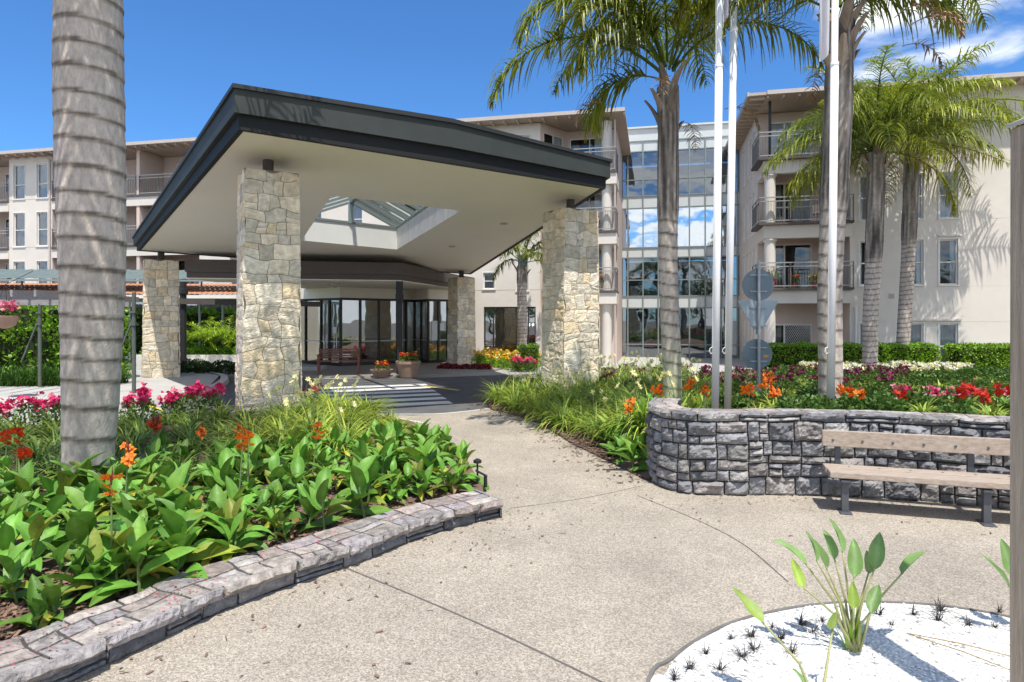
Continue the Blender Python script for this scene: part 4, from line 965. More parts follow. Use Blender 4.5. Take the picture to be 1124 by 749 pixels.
mb.build('bolts', M['steel'], t)
for s in (.17, 1.47):
    mb = MB(); bar(mb, BF, s - .035, s + .035, .012, .385, .30, .37); bar(mb, BF, s - .03, s + .03, .33, .385, -.05, .30); bar(mb, BF, s - .03, s + .03, .385, .80, -.125, -.077)
    bar(mb, BF, s - .03, s + .03, .33, .384, -.125, -.05); bar(mb, BF, s - .06, s + .06, .01, .022, .22, .45); bar(mb, BF, s - .05, s + .05, .34, .37, .20, .42); mb.build('leg', M['steel'], t, bevel=.006)
# weathered post at the right edge
po_ = Vector(((1107.5 - CX) / FPX * 3.14, 3.0, 0))
t = thing('timber_post', 'tall weathered square timber post beside the white pebble bed', 'post', (po_.x + .09, 3.09, 0))
mb = MB(); mb.hexa([(po_.x, 3, 0), (po_.x + .19, 3, 0), (po_.x + .19, 3.14, 0), (po_.x, 3.14, 0)], [(po_.x + .004, 3, 3.03), (po_.x + .194, 3, 3.12), (po_.x + .194, 3.14, 3.12), (po_.x + .004, 3.14, 3.03)])
mb.build('shaft', M['oldwood'], t, bevel=.006)
mb = MB(); mb.hexa([(po_.x - .008, 2.99, 3.035), (po_.x + .20, 2.99, 3.125), (po_.x + .20, 3.15, 3.125), (po_.x - .008, 3.15, 3.035)], [(po_.x - .008, 2.99, 3.055), (po_.x + .20, 2.99, 3.145), (po_.x + .20, 3.15, 3.145), (po_.x - .008, 3.15, 3.055)])
mb.build('metal_cap', M['gutter'], t)
mb = MB(); mb.box(po_.x + .012, po_.x + .17, 2.994, 2.999, 2.25, 2.256); mb.box(po_.x + .05, po_.x + .054, 2.995, 2.999, .5, 2.9); mb.box(po_.x + .11, po_.x + .113, 2.995, 2.999, .2, 2.5); mb.build('check_crack', M['joint'], t)
# flagpoles and flags
def flagpole(px0, py0, pxt, d, step_y, label, hook=None):
    b = D(px0, py0, d); b.z = hR(b.x, b.y) - .05; top = D(pxt, 0, d); k = (5.9 - CAMH) / (top.z - CAMH); mx_ = b + (top - b) * ((8.4 - b.z) / (top.z - b.z)); zs = D(px0, step_y, d).z
    t = thing('flagpole', label, 'flagpole', tuple(b))
    def at(z): return b + (mx_ - b) * ((z - b.z) / (mx_.z - b.z))
    mb = MB(); mb.tube([at(b.z), at(zs)], .051, 18); mb.build('lower_pole', M['pole'], t, smooth=True)
    mb = MB(); mb.tube([at(zs - .004), at(zs + .002), at(zs + .05), at(zs + .055), at(8.4)], [.052, .055, .054, .040, .036], 18); mb.build('upper_pole', M['pole'], t, smooth=True)
    mb = MB(); q = at(D(px0, 385, d).z) + Vector((-.075, -.02, 0)); mb.tube([q + Vector((.02, 0, .05)), q + Vector((-.012, 0, .03)), q + Vector((-.02, 0, -.01)), q + Vector((.0, 0, -.045)), q + Vector((.02, 0, -.03))], .006, 6)
    mb.tube([q + Vector((.02, 0, .05)), at(8.3) + Vector((-.06, -.02, 0))], .0035, 4); mb.build('halyard', M['pole'], t)
    return at
a1 = flagpole(784.5, 440, 790, 8.9, 75, 'white flagpole beside the tall centre palm, carrying the narrow white flag')
a2 = flagpole(798.5, 440, 806, 9.3, 35, 'bare white flagpole without a flag between the other two')
a3 = flagpole(911.5, 443, 917, 8.6, 73, 'white flagpole standing alone in front of a palm, carrying the lilac flag')
def flag(at, z0, z1, w, side, m_, label, seed):
    mb = MB(); nxx, nzz = 14, 16; ids = []
    for j in range(nzz + 1):
        v = j / nzz; row = []
        for i in range(nxx + 1):
            u = i / nxx; z = z0 + (z1 - z0) * v + .12 * u * (1 - v) * side * .5 + .05 * math.sin(u * 5 + seed) * (1 - v); p = at(z0 + (z1 - z0) * v)
            row.append(mb.vert((p.x + side * (.05 + w * u * (.75 + .25 * v)), p.y + .07 * math.sin(u * 9 + seed + v * 2) * (.4 + u) + .03, z)))
        ids.append(row)
    for j in range(nzz):
        for i in range(nxx): mb.face((ids[j][i], ids[j][i + 1], ids[j + 1][i + 1], ids[j + 1][i]))
    o = mb.build('flag', M[m_], None, smooth=True); tag(o, label, 'flag')
flag(a3, D(911, 58, 8.6).z, 8.1, .22, -1, 'flag', 'limp pale lilac flag hanging from the flagpole that stands alone', 2)
flag(a1, D(790, 26, 8.9).z, 8.1, .10, 1, 'flag', 'narrow limp white flag hanging from the flagpole beside the tall centre palm', 4)
# road sign backs on one pole
sp = Vector(((833 - CX) / FPX * 12.6, 12.6, 0)); zb = hR(sp.x, sp.y)
t = thing('road_signs', 'backs of two round and one triangular road sign on one galvanised pole', 'road sign', (sp.x, sp.y, zb))
def zz_(py): return D(833, py, 12.6).z
mb = MB(); mb.tube([sp + Vector((0, 0, zb)), sp + Vector((0, 0, zz_(286)))], .03, 12); mb.build('pole', M['galv'], t)
def disc(mb, c, r, y): mb.tube([Vector((c[0], y, c[1])), Vector((c[0], y + .012, c[1]))], r, 40)
mb = MB(); disc(mb, (sp.x, zz_(313)), .315, sp.y - .05 - .012 + .1); mb.build('round_sign', M['signback'], t)
mb = MB(); disc(mb, (sp.x - .02, zz_(389)), .30, sp.y + .04); mb.build('round_sign', M['signback'], t)
mb = MB(); x0, x1, z1_, z0_ = sp.x - .40, sp.x + .40, zz_(331), zz_(370)
y = sp.y + .04; i = [mb.vert(p) for p in ((x0, y, z1_), (x0 + .03, y, z1_ + .02), (x1 - .03, y, z1_ + .02), (x1, y, z1_), (sp.x, y, z0_), (x0, y + .012, z1_), (x0 + .03, y + .012, z1_ + .02), (x1 - .03, y + .012, z1_ + .02), (x1, y + .012, z1_), (sp.x, y + .012, z0_))]
mb.face(i[:5][::-1]); mb.face(i[5:])
for k in range(5): mb.face((i[k], i[(k + 1) % 5], i[5 + (k + 1) % 5], i[5 + k]))
mb.build('triangular_sign', M['signpale'], t)
mb = MB()
for py in (302, 320, 338, 358, 382, 397): mb.box(sp.x - .17, sp.x + .17, sp.y + .018, sp.y + .038, zz_(py) - .012, zz_(py) + .012)
mb.build('bracket', M['galv'], t)
mb = MB(); mb.box(sp.x + .1, sp.x + .2, sp.y + .034, sp.y + .039, zz_(391) - .03, zz_(391) + .02); mb.build('sticker', M['sticker'], t)
# slatted red timber bench at the entrance
def eb(s, o, z): return EF.p(s, z, o)
p0 = G(350, 410, .06); EF = Fr(p0, Vector((.985, .17, 0)).normalized(), Vector((.17, -.985, 0)).normalized())
t = thing('slatted_bench', 'red-brown slatted timber bench in front of the lobby doors', 'bench', tuple(EF.p(.8, .06)))
mb = MB()
for k in range(5): bar(mb, EF, 0, 1.5, .46, .49, .02 + k * .1, .10 + k * .1)
mb.build('seat', M['redwood'], t)
mb = MB()
for k in range(5): bar(mb, EF, .05, 1.45, .56 + k * .075, .61 + k * .075, -.03, 0)
bar(mb, EF, 0, .05, .49, .96, -.03, .02); bar(mb, EF, 1.45, 1.5, .49, .96, -.03, .02); mb.build('backrest', M['redwood'], t)
for s in (0, 1.44):
    for o in (-.02, .46): mb = MB(); bar(mb, EF, s, s + .06, .0, .455 if o < 0 else .68, o, o + .06); mb.build('leg', M['redwood'], t)
    mb = MB(); bar(mb, EF, s - .01, s + .07, .685, .72, -.02, .56); mb.build('armrest', M['redwood'], t)
# path light
q = Vector((-.42, 7.75, .1)); t = thing('garden_light', 'small black path light at the tip of the canna bed', 'garden light', tuple(q))
mb = MB(); mb.tube([q, q + Vector((0, 0, .26))], .012, 8); mb.tube([q + Vector((.1, -.06, -.03)), q + Vector((.1, -.06, .1))], .022, 8); mb.build('stem', M['lampblack'], t)
mb = MB(); mb.lathe(q + Vector((0, 0, .24)), [(.02, 0), (.05, .01), (.05, .04), (.015, .06)], 12); mb.tube([q + Vector((-.02, -.01, .16)), q + Vector((.12, -.07, .10))], .014, 8); mb.build('lamp_head', M['lampblack'], t)

# ================================================================ PLANTS
def rv(rg, s=1): return Vector((rg.gauss(0, 1), rg.gauss(0, 1), rg.gauss(0, 1))) * s
def broadleaf(mb, p, d, L, W, bend, fold, n=6, wavy=.02, rg=random, col=(1, 1, 1), width=lambda t: math.sin(math.pi * min(1, t ** .75)) ** .8):
    d = Vector(d).normalized(); sd = d.cross(Vector((0, 0, 1))); sd = sd.normalized() if sd.length > .05 else Vector((1, 0, 0)); tw = rg.uniform(-.4, .4)
    sd = Matrix.Rotation(tw, 3, d) @ sd; rows = []; q = Vector(p); prof = [0] + [(k / n) for k in range(1, n)] + [1]; k1 = rg.uniform(.85, 1.15)
    for t_ in prof:
        up = sd.cross(d).normalized(); w = W * .5 * (width(t_) if 0 < t_ < 1 else .03); wv = wavy * math.sin(t_ * 9 + k1 * 9)
        edge_ = up * (fold * w + wv); c = (col[0] * k1, col[1] * k1, col[2] * k1); cm = (c[0] * 1.25, c[1] * 1.2, c[2] * 1.5)
        rows.append([mb.vert(q - sd * w + edge_, c), mb.vert(q - sd * w * .5 + edge_ * .3, c), mb.vert(q, cm), mb.vert(q + sd * w * .5 + edge_ * .3 - up * wv * .5, c), mb.vert(q + sd * w + edge_ - up * wv * 1.6, c)])
        q = q + d * (L / n); d = (Matrix.Rotation(-bend / n, 3, sd) @ d).normalized()
    for a, b in zip(rows, rows[1:]):
        for i in range(4): mb.face((a[i], a[i + 1], b[i + 1], b[i]))
def blade(mb, p, d, L, w, bend, n=4, col=(1, 1, 1), tip=None):
    d = Vector(d).normalized(); sd = d.cross(Vector((0, 0, 1))); sd = sd.normalized() if sd.length > .05 else Vector((1, 0, 0)); q = Vector(p); pr_ = None; ax = sd.copy()
    for k in range(n + 1):
        t_ = k / n; ww = w * .5 * (1 - t_ ** 2.2) + w * .03; c = col if not tip else tuple(col[i] * (1 - t_) + tip[i] * t_ for i in range(3))
        cur = (mb.vert(q - sd * ww, c), mb.vert(q + sd * ww, c))
        if pr_: mb.face((pr_[0], pr_[1], cur[1], cur[0]))
        pr_ = cur; q = q + d * (L / n); d = (Matrix.Rotation(-bend / n, 3, ax) @ d).normalized()
def dirv(az, el): return Vector((math.cos(az) * math.cos(el), math.sin(az) * math.cos(el), math.sin(el)))
def flower(mb, c, r, n, col, rg, cup=.5, axis=None, width=.55, tip=None):
    ax = (axis or Vector((rg.uniform(-.6, .6), -.5 + rg.uniform(-.5, .3), .7))).normalized(); u = ax.cross(Vector((.3, 1, .2))).normalized(); v = ax.cross(u)
    for k in range(n):
        a = 2 * math.pi * k / n + rg.uniform(-.2, .2); d = u * math.cos(a) + v * math.sin(a); s = ax.cross(d); f = rg.uniform(.8, 1.15); cc = tuple(x * f for x in col); ct = tip or cc
        i = [mb.vert(c, cc), mb.vert(c + d * r * .55 + s * r * width * .5 + ax * r * cup * .6, cc), mb.vert(c + d * r + ax * r * cup * .55, ct), mb.vert(c + d * r * .55 - s * r * width * .5 + ax * r * cup * .6, cc)]; mb.face(i)
ORANGE = (.85, .13, .012); ORTIP = (.95, .42, .03); RED = (.62, .035, .012); PINK = (.72, .035, .16); LPINK = (.85, .30, .38); CREAM = (.9, .84, .42); YEL = (.85, .50, .03); BURG = (.16, .012, .06); WHITE = (.85, .85, .80); MAG = (.27, .012, .10)
def canna(seed, fl=None, h=.62, big=1.0):
    rg = random.Random(seed); r = thing('canna_plant', None, None); mb = MB(); ns = rg.choice((2, 3, 3)); st = MB()
    for k in range(ns):
        a0 = rg.uniform(0, 6.3); b = Vector((rg.uniform(-.09, .09), rg.uniform(-.09, .09), 0)); hh = h * rg.uniform(.55, .95); tp = b + Vector((rg.uniform(-.07, .07), rg.uniform(-.07, .07), hh * .75)); st.cur = (1, 1, 1.0001)
        st.tube([b, tp], [.013, .006], 6); nl = rg.choice((5, 6, 7))
        for i in range(nl):
            f = .12 + .85 * i / (nl - 1); el = .45 + .85 * f + rg.uniform(-.15, .15); az = a0 + i * 2.6 + rg.uniform(-.5, .5); L = rg.uniform(.30, .42) * (1.08 - .35 * f) * big
            g_ = rg.uniform(.72, 1.2); L *= rg.uniform(.7, 1.12); yl = 1 + (.7 if rg.random() < .12 else 0) + rg.uniform(-.15, .12); broadleaf(mb, b.lerp(tp, f), dirv(az, el + rg.uniform(-.25, .2)), L, L * rg.uniform(.33, .47), rg.uniform(.3, 1.7) * (1.15 - .5 * f), rg.uniform(.1, .6), 7, rg.uniform(.003, .012), rg, (g_ * yl, g_, g_ * .9))
        if rg.random() < .55: broadleaf(mb, b + Vector((0, 0, .12)), dirv(rg.uniform(0, 6.3), .3), .28, .09, 1.6, .7, 5, .02, rg, (2.0, .6, 1.5) if rg.random() < .5 else (2.3, 1.1, .9))
    mb.build('foliage', M['leaf'], r, smooth=True); st.build('stem', M['stem'], r)
    if fl:
        mb = MB(); st = MB(); st.cur = (1, 1, 1.0001)
        for k in range(fl[1]):
            b = Vector((rg.uniform(-.06, .06), rg.uniform(-.06, .06), 0)); t_ = b + Vector((rg.uniform(-.06, .06), rg.uniform(-.06, .06), h * rg.uniform(1.1, 1.35) + (.08 if fl[0] == ORANGE else .05))); st.tube([b, t_], [.011, .005], 6)
            for q in range(9): flower(mb, t_ + Vector((rg.uniform(-.045, .045), rg.uniform(-.045, .045), rg.uniform(-.09, .06))), rg.uniform(.035, .055), 5, fl[0], rg, rg.uniform(.1, .7), None, .75, fl[2])
            for q in range(4): mb.cur = (.25, .05, .05); mb.tube([t_, t_ + Vector((rg.uniform(-.02, .02), rg.uniform(-.02, .02), .08 + .02 * q))], [.006, .002], 5)
        st.build('flower_stalk', M['stem'], r); mb.build('flower', M['petal'], r)
    return r
def lily(seed, fl=None, n=64, L=.55, yellow=.3, nf=4, gc=(1, 1, 1)):
    rg = random.Random(seed); r = thing('daylily_clump', None, None); mb = MB()
    for k in range(n):
        az = rg.uniform(0, 6.3); b = Vector((math.cos(az), math.sin(az), 0)) * rg.uniform(0, .10); y = rg.random() < yellow; g_ = rg.uniform(.7, 1.3)
        c = (g_ * 1.0, g_, g_) if not y else (1.6 * g_, 1.25 * g_, 1.1 * g_)
        c = tuple(c[i] * gc[i] for i in range(3))
        blade(mb, b, dirv(az + rg.uniform(-.5, .5), rg.uniform(.75, 1.45)), L * rg.uniform(.6, 1.15), rg.uniform(.018, .030), rg.uniform(1.0, 2.6), 6, c, (c[0] * 1.5, c[1] * 1.15, c[2]))
    mb.build('foliage', M['lily'], r)
    if fl:
        mb = MB(); st = MB(); st.cur = (1, 1, 1.0001)
        for k in range(nf):
            az = rg.uniform(0, 6.3); t_ = Vector((math.cos(az) * .18, math.sin(az) * .18, L * rg.uniform(.8, 1.1))); st.tube([Vector((0, 0, 0)), t_ * .6 + Vector((0, 0, .05)), t_], [.005, .004, .003], 5)
            ax = Vector((rg.uniform(-1, 1), rg.uniform(-1.2, 0), .6)); flower(mb, t_, .06, 6, fl, rg, .45, ax, .55); flower(mb, t_ + Vector((.03, .0, -.04)), .045, 6, fl, rg, .7, None, .5); mb.build('flower', M['petal'], r); mb = MB()
        st.build('flower_stalk', M['stem'], r)
    return r
def shrubby(seed, name, leafm='shrub', r0=.2, h=.32, n=240, lw=.05, fl=None, nf=20, fr_=.022, cl=5, lcol=(1, 1, 1), strap=False):
    rg = random.Random(seed); r = thing(name, None, None); mb = MB()
    for k in range(n):
        d = rv(rg).normalized(); d.z = abs(d.z); rad = rg.uniform(.55, 1) ** .5; p = Vector((d.x * r0 * rad, d.y * r0 * rad, .03 + d.z * h * rad)); g_ = rg.uniform(.6, 1.4); c = tuple(x * g_ for x in lcol); o = (d + rv(rg, .6)).normalized(); o.z = abs(o.z) * .8
        if strap: blade(mb, Vector((d.x * .05, d.y * .05, 0)), dirv(math.atan2(d.y, d.x), rg.uniform(.6, 1.4)), h * rg.uniform(.9, 1.4), .018, rg.uniform(.6, 1.8), 4, c)
        else:
            s = o.cross(rv(rg)).normalized() * lw * .32; mb.face([mb.vert(p, c), mb.vert(p + o * lw * .5 + s, c), mb.vert(p + o * lw, c), mb.vert(p + o * lw * .5 - s, c)])
    mb.build('foliage', M[leafm], r)
    if fl:
        mb = MB(); st = MB(); st.cur = (1, 1, 1.0001)
        for k in range(nf):
            az = rg.uniform(0, 6.3); q = rg.uniform(0, 1) ** .5 * r0 * .9; t_ = Vector((math.cos(az) * q, math.sin(az) * q, h * rg.uniform(.9, 1.2) + .03)); st.tube([t_ * .5, t_], .004, 4, False); f = rg.choice(fl)
            for j in range(cl): flower(mb, t_ + rv(rg, fr_ * .8), fr_ * rg.uniform(.8, 1.2), 5, f, rg, .2, (rv(rg) + Vector((0, -.6, .8))), .85)
            if nf <= 16: mb.build('flower_head', M['petal'], r); mb = MB()
        st.build('flower_stalk', M['stem'], r)
        if mb.f: mb.build('flower', M['petal'], r)
    return r
used = set()
def place(protos, pts, zf, label, cat, group, rg, smin=.85, smax=1.15):
    for i, p in enumerate(pts):
        pr_ = protos[rg.randrange(len(protos))] if len(protos) > 1 else protos[0]
        if pr_.name in used: o = copy_tree(pr_)
        else:
            o = pr_; used.add(pr_.name)
        o.location = (p[0], p[1], zf(p[0], p[1]) - .015); o.rotation_euler = (0, 0, rg.uniform(0, 6.3)); s = rg.uniform(smin, smax); o.scale = (s, s, s); tag(o, label, cat, group)
    for pr_ in protos:
        if pr_.name not in used:
            for c in list(pr_.children): bpy.data.objects.remove(c)
            bpy.data.objects.remove(pr_)
def scatter(poly, sep, rg, test=None, tries=6000, avoid=()):
    x0 = min(p[0] for p in poly); x1 = max(p[0] for p in poly); y0 = min(p[1] for p in poly); y1 = max(p[1] for p in poly); out = []
    for _ in range(tries):
        p = (rg.uniform(x0, x1), rg.uniform(y0, y1))
        if not inside(p, poly) or (test and not test(*p)): continue
        if any((p[0] - a[0]) ** 2 + (p[1] - a[1]) ** 2 < a[2] ** 2 for a in avoid): continue
        if all((p[0] - q[0]) ** 2 + (p[1] - q[1]) ** 2 > sep * sep for q in out): out.append(p)
    return out
rg = random.Random(11)
trunkavoid = [(-4.66, 6.95, .45), (-4.95, 12.95, .85), (1.5, 16.35, .95), (2.72, 11, .3), (5.2, 10.5, .35)]
# left bed: cannas along the wall
def wd(x, y): return linedist((x, y), wl_)
wl_ = [tuple(lwin(LWL * k / 16, .5)[:2]) for k in range(17)]
def infr(x, y): return y > 2.2 and abs(x / y) < .95
P_ = scatter(bedL, .25, rg, lambda x, y: .14 < wd(x, y) < 2.8 and linedist((x, y), bedL, True) > .16 and infr(x, y) and nz(x * 1.3, y * 1.3, 3) > -.5, avoid=trunkavoid)
place([canna(s, None, .40 + .05 * (s % 5), 1.0 + .05 * (s % 3)) for s in range(12)], P_, hL, 'broad-leaved green canna in the dense bed along the low stone wall', 'plant', 'cannas behind the low stone wall', rg, .65, 1.2)
for i, (px, py, dd, kind, cnt, lab) in enumerate(((133, 497, 5.6, 0, 1, 'orange flower'), (113, 541, 4.6, 0, 1, 'lowest'), (265, 492, 6.4, 0, 2, 'pair'), (335, 482, 7.2, 0, 1, 'single'), (172, 468, 8.2, 1, 3, 'x'), (213, 475, 8.4, 0, 1, 'y'), (10, 478, 7.2, 1, 2, 'z'), (20, 495, 6.8, 1, 1, 'w'), (268, 478, 8.0, 0, 1, 'v'))):
    q = D(px, py, dd); h = (q.z - hL(q.x, q.y)) / 1.3
    o = canna(200 + i, ((ORANGE, RED)[kind], cnt, (ORTIP, ORANGE)[kind]), h, .8)
    names = ['orange-flowered canna beside the foot of the thick ringed palm trunk', 'orange-yellow canna flower low in front of the thick ringed palm trunk', 'canna with a pair of coppery orange flowers in front of the big stone column', 'single orange canna flower among the plants before the cream daylilies', 'tall red-orange cluster of three canna flowers between palm trunk and stone column', 'small red-orange canna flower among strap leaves beside the stone column', 'pair of dark red canna flowers behind the cannas, before the tall dark hedge', 'single dark red canna flower below the pair of dark red ones', 'coppery canna flower close to the foot of the big stone column']
    place([o], [(q.x, q.y)], hL, names[i], 'plant', None, rg, 1, 1)
# left bed: strap leaved clumps further back
P_ = scatter(bedL, .40, rg, lambda x, y: wd(x, y) > 2.6 and linedist((x, y), bedL, True) > .25 and infr(x, y), avoid=trunkavoid)
Pf = [p for p in P_ if p[0] > -4.1 and p[1] > 9]; Pr = [p for p in P_ if not (p[0] > -4.1 and p[1] > 9)]
place([lily(s + 30, CREAM if s % 2 else None, 120, .78, .28, 4, (.85, .92, .9)) for s in range(4)], [p for p in Pf if p[0] / p[1] < -.225], hL, 'yellow-green daylily clump at the foot of the big stone column', 'plant', 'daylilies beside the big stone column', rg, .9, 1.15)
place([lily(s + 35, None, 110, .5, .25, 4, (.85, .92, .9)) for s in range(2)], [p for p in Pf if p[0] / p[1] >= -.225], hL, 'lower daylily clump where the canna bed narrows towards the crossing', 'plant', 'low daylilies by the path', rg, .6, .85)
place([lily(s + 40, None, 80, .5, .12, 4, (.52, .62, .7)) for s in range(4)], Pr, hL, 'strap-leaved green clump behind the cannas and around the ringed palm', 'plant', 'strap-leaved clumps behind the cannas', rg)
P_ = scatter(bedL, .34, rg, lambda x, y: linedist((x, y), [(-3.2, 13.7), (-5.4, 14.0), (-7.0, 12.3), (-9.0, 11.2), (-12, 10.4)]) < 1.15 and linedist((x, y), bedL, True) > .12 and x < -4.2 and infr(x, y), avoid=trunkavoid)
place([shrubby(s + 60, 'pink_flower_plant', 'shrub', .22, .48, 200, .07, [PINK, LPINK, PINK, PINK], 8, .045, 7) for s in range(3)], P_, hL, 'bushy plant with pink flower heads along the road edge of the canna bed', 'flowers', 'pink flowers by the road', rg)
# right bed
wr_ = [tuple(rwin(RL * k / 20, .34)[:2]) for k in range(21)]
def wdr(x, y): return linedist((x, y), wr_)
ed = lambda x, y: linedist((x, y), edge)
P_ = scatter(bedR, .40, rg, lambda x, y: .22 < ed(x, y) < 4.6 and y > 9.4 and y < 19 and x < 4.4 and x / y < .3 and linedist((x, y), [(1.1, 10.6), (1.5, 9.2)]) > .55, avoid=trunkavoid)
place([lily(s + 70, CREAM if s % 2 else None, 130, .80, .22, 3, (.82, .92, .9)) for s in range(4)], P_, hR, 'yellow-green daylily clump with cream flowers between the path and the second stone column', 'plant', 'daylilies by the second column', rg, .85, 1.15)
P_ = scatter([(1.45, 10.6), (2.3, 10.4), (2.0, 9.1), (1.85, 8.3), (1.55, 9.4)], .30, rg, lambda x, y: ed(x, y) > .1)
place([canna(s + 90, None, .52) for s in range(3)], P_, hR, 'broad-leaved green canna at the rounded end of the curved stone wall', 'plant', 'cannas beside the curved wall end', rg, .9, 1.1)
P_ = scatter(bedR, .40, rg, lambda x, y: wdr(x, y) > .28 and x > 2.1 and y < (15.5 if x / y < .4 else 20.5) and x / y < .9 and ed(x, y) > 1.2 and x / y > .2 and linedist((x, y), bedR, True) > .15, avoid=trunkavoid)
P1 = [p for p in P_ if p[0] / p[1] < .30]; P2 = [p for p in P_ if p[0] / p[1] >= .30][:290]
if P1: place([lily(s + 110, None, 60, .46, .32) for s in range(3)], P1, hR, 'strap-leaved clump behind the curved wall near the pair of flagpoles', 'plant', 'strap-leaved clumps behind the wall', rg, .7, .95)
place([shrubby(s + 120, 'leafy_bedding_plant', 'shrub', .27, .22, 380, .075, None, lcol=(.75, .85, .8)) for s in range(3)] + [lily(s + 125, None, 60, .30, .1) for s in range(2)], P2, hR, 'low dark green bedding plant behind the curved stone wall', 'plant', 'green bedding plants behind the wall', rg)
def band_pts(ylo, yhi, xlo, xhi, sep): return scatter([(xlo * ylo, ylo), (xhi * ylo, ylo), (xhi * yhi, yhi), (xlo * yhi, yhi)], sep, rg, lambda x, y: inside((x, y), bedR) and wdr(x, y) > .2, avoid=trunkavoid)
place([shrubby(s + 130, 'burgundy_flower_plant', 'shrub', .22, .34, 170, .07, [BURG, BURG, MAG], 5, .036, 7) for s in range(2)], band_pts(14.5, 18.5, .14, .62, .62), hR, 'plant with dark burgundy flower heads at the back of the bed behind the curved wall', 'flowers', 'burgundy flowers at the back of the bed', rg)
place([shrubby(s + 140, 'white_flower_plant', 'shrub', .25, .2, 170, .06, [WHITE, CREAM], 14, .035, 6) for s in range(2)], band_pts(19.5, 22.5, .46, .72, .55), hR, 'low white-flowering plant in front of the clipped hedges', 'flowers', 'white flowers in front of the hedges', rg)
place([shrubby(s + 150, 'magenta_flower_plant', 'shrub', .20, .24, 170, .06, [PINK, MAG, LPINK], 6, .035, 6) for s in range(2)], band_pts(10.0, 13.5, .60, .80, .45), hR, 'plant with pink and magenta flowers behind the bench end of the curved wall', 'flowers', 'magenta flowers behind the wall', rg)
# orange and red cannas in flower behind the wall
seats = [(720, 432, 9.3, 0), (758, 420, 9.6, 0), (775, 430, 9.4, 0), (823, 432, 9.2, 0), (840, 424, 9.4, 0), (852, 434, 9.2, 0), (843, 416, 9.8, 0), (924, 432, 9.0, 0), (934, 436, 8.9, 0), (948, 440, 8.8, 0), (985, 433, 9.0, 1), (1050, 433, 8.6, 1), (1058, 428, 8.7, 1), (1082, 435, 8.4, 1), (1098, 424, 8.5, 1), (1104, 434, 8.2, 1), (690, 443, 9.6, 0)]
for i, (px, py, dd, k) in enumerate(seats):
    q = D(px, py, dd); z0 = hR(q.x, q.y); h = max(.14, (q.z - z0) / 1.35)
    o = canna(300 + i, ((ORANGE, RED)[k], 2, (ORTIP, RED)[k]), h, .75 * min(1, h / .3))
    place([o], [(q.x, q.y)], hR, ('bright orange flower head low behind the curved stone wall', 'deep red flower head behind the bench end of the curved wall')[k], 'flowers', ('orange flower heads behind the wall', 'red flower heads behind the wall')[k], rg, 1, 1)
# beds by the far wing: yellow and orange flowers behind the fourth column
P_ = [(x, y) for x, y in scatter([(-1.9, 27.6), (-1.3, 26.6), (.6, 26.0), (1.2, 28.6), (-1.4, 30)], .42, rg)]
place([shrubby(s + 160, 'yellow_flower_plant', 'shrub', .3, .55, 200, .1, [YEL, CREAM, (.9, .7, .1), ORTIP, YEL], 12, .045, 4, lcol=(2.2, 2.2, 1)) for s in range(2)], P_, lambda x, y: 0, 'yellow and orange flowering plant in front of the dark ground-floor window', 'flowers', 'yellow flowers by the far wing', rg)
P_ = [(x, y) for x, y in scatter([(.1, 25.2), (.7, 25.0), (1.0, 26.2), (.4, 26.4)], .35, rg)]
place([shrubby(s + 170, 'pink_flower_plant', 'shrub', .25, .4, 150, .09, [PINK, LPINK], 12, .06, 5) for s in range(1)], P_, lambda x, y: 0, 'pink flowering plant beside the small clipped hedge under the slim palm', 'flowers', 'pink flowers by the small hedge', rg)
P_ = [(x, y) for x, y in scatter([(-2.9, 26.0), (-1.2, 25.6), (-.9, 26.4), (-2.9, 26.6)], .35, rg)] 
place([shrubby(s + 175, 'dark_red_plant', 'red', .25, .2, 200, .09, None) for s in range(1)], P_, lambda x, y: 0, 'low dark red plant around the foot of the stone column by the lobby', 'plant', 'dark red plants by the far column', rg)
P_ = [(x, y) for x, y in scatter([(-13.0, 23.4), (-11.2, 23.2), (-10.2, 24.2), (-12.5, 24.6)], .5, rg)]
place([shrubby(s + 178, 'dark_ground_plant', 'shrub', .5, .5, 320, .12, None, lcol=(.5, .5, .6)) for s in range(1)], P_, lambda x, y: 0, 'dark leafy plant under the canopy behind the column on the footpath', 'plant', 'dark plants behind the footpath column', rg)
# pots by the lobby
def pot(name, label, p, prof, m_, fl, seed, r0, h):
    t = thing(name, label, 'plant pot', tuple(p)); mb = MB(); mb.lathe(p, prof, 28); mb.build('pot', M[m_], t, smooth=False)
    s = shrubby(seed, 'potted_plant', 'shrub', r0, h, 200, .08, fl, 16, .04, 5, lcol=(1.2, 1.2, 1)); tag(s, {501: 'red and yellow flowers growing in the tall clay pot by the porch post', 502: 'orange flowers growing in the low clay bowl', 510: 'white flowers in the red pot on the first-floor corner balcony', 511: 'orange flowers in the small red pot on the first-floor corner balcony', 512: 'yellow flowers in the low pot on the first-floor corner balcony', 520: 'red flowers in the clay pot on the upper centre balcony', 521: 'orange flowers filling the clay pot on the lower centre balcony'}[seed], 'plant'); s.location = (p[0], p[1], p[2] + prof[-1][1] - .06)
p = G(448, 415, .0); pot('clay_pot', 'tall round clay pot holding red flowers beside the dark porch post', p, [(.26, 0), (.30, .05), (.40, .42), (.42, .50), (.44, .51), (.44, .60), (.38, .60), (.37, .54)], 'terracotta', [RED, ORANGE, YEL], 501, .36, .32)
p = G(419, 415, .0); pot('clay_bowl', 'wide low clay bowl pot holding orange flowers beside the tall clay pot', p, [(.20, 0), (.24, .03), (.36, .2), (.40, .26), (.41, .30), (.36, .30), (.35, .27)], 'terracotta', [RED, YEL], 502, .28, .28)
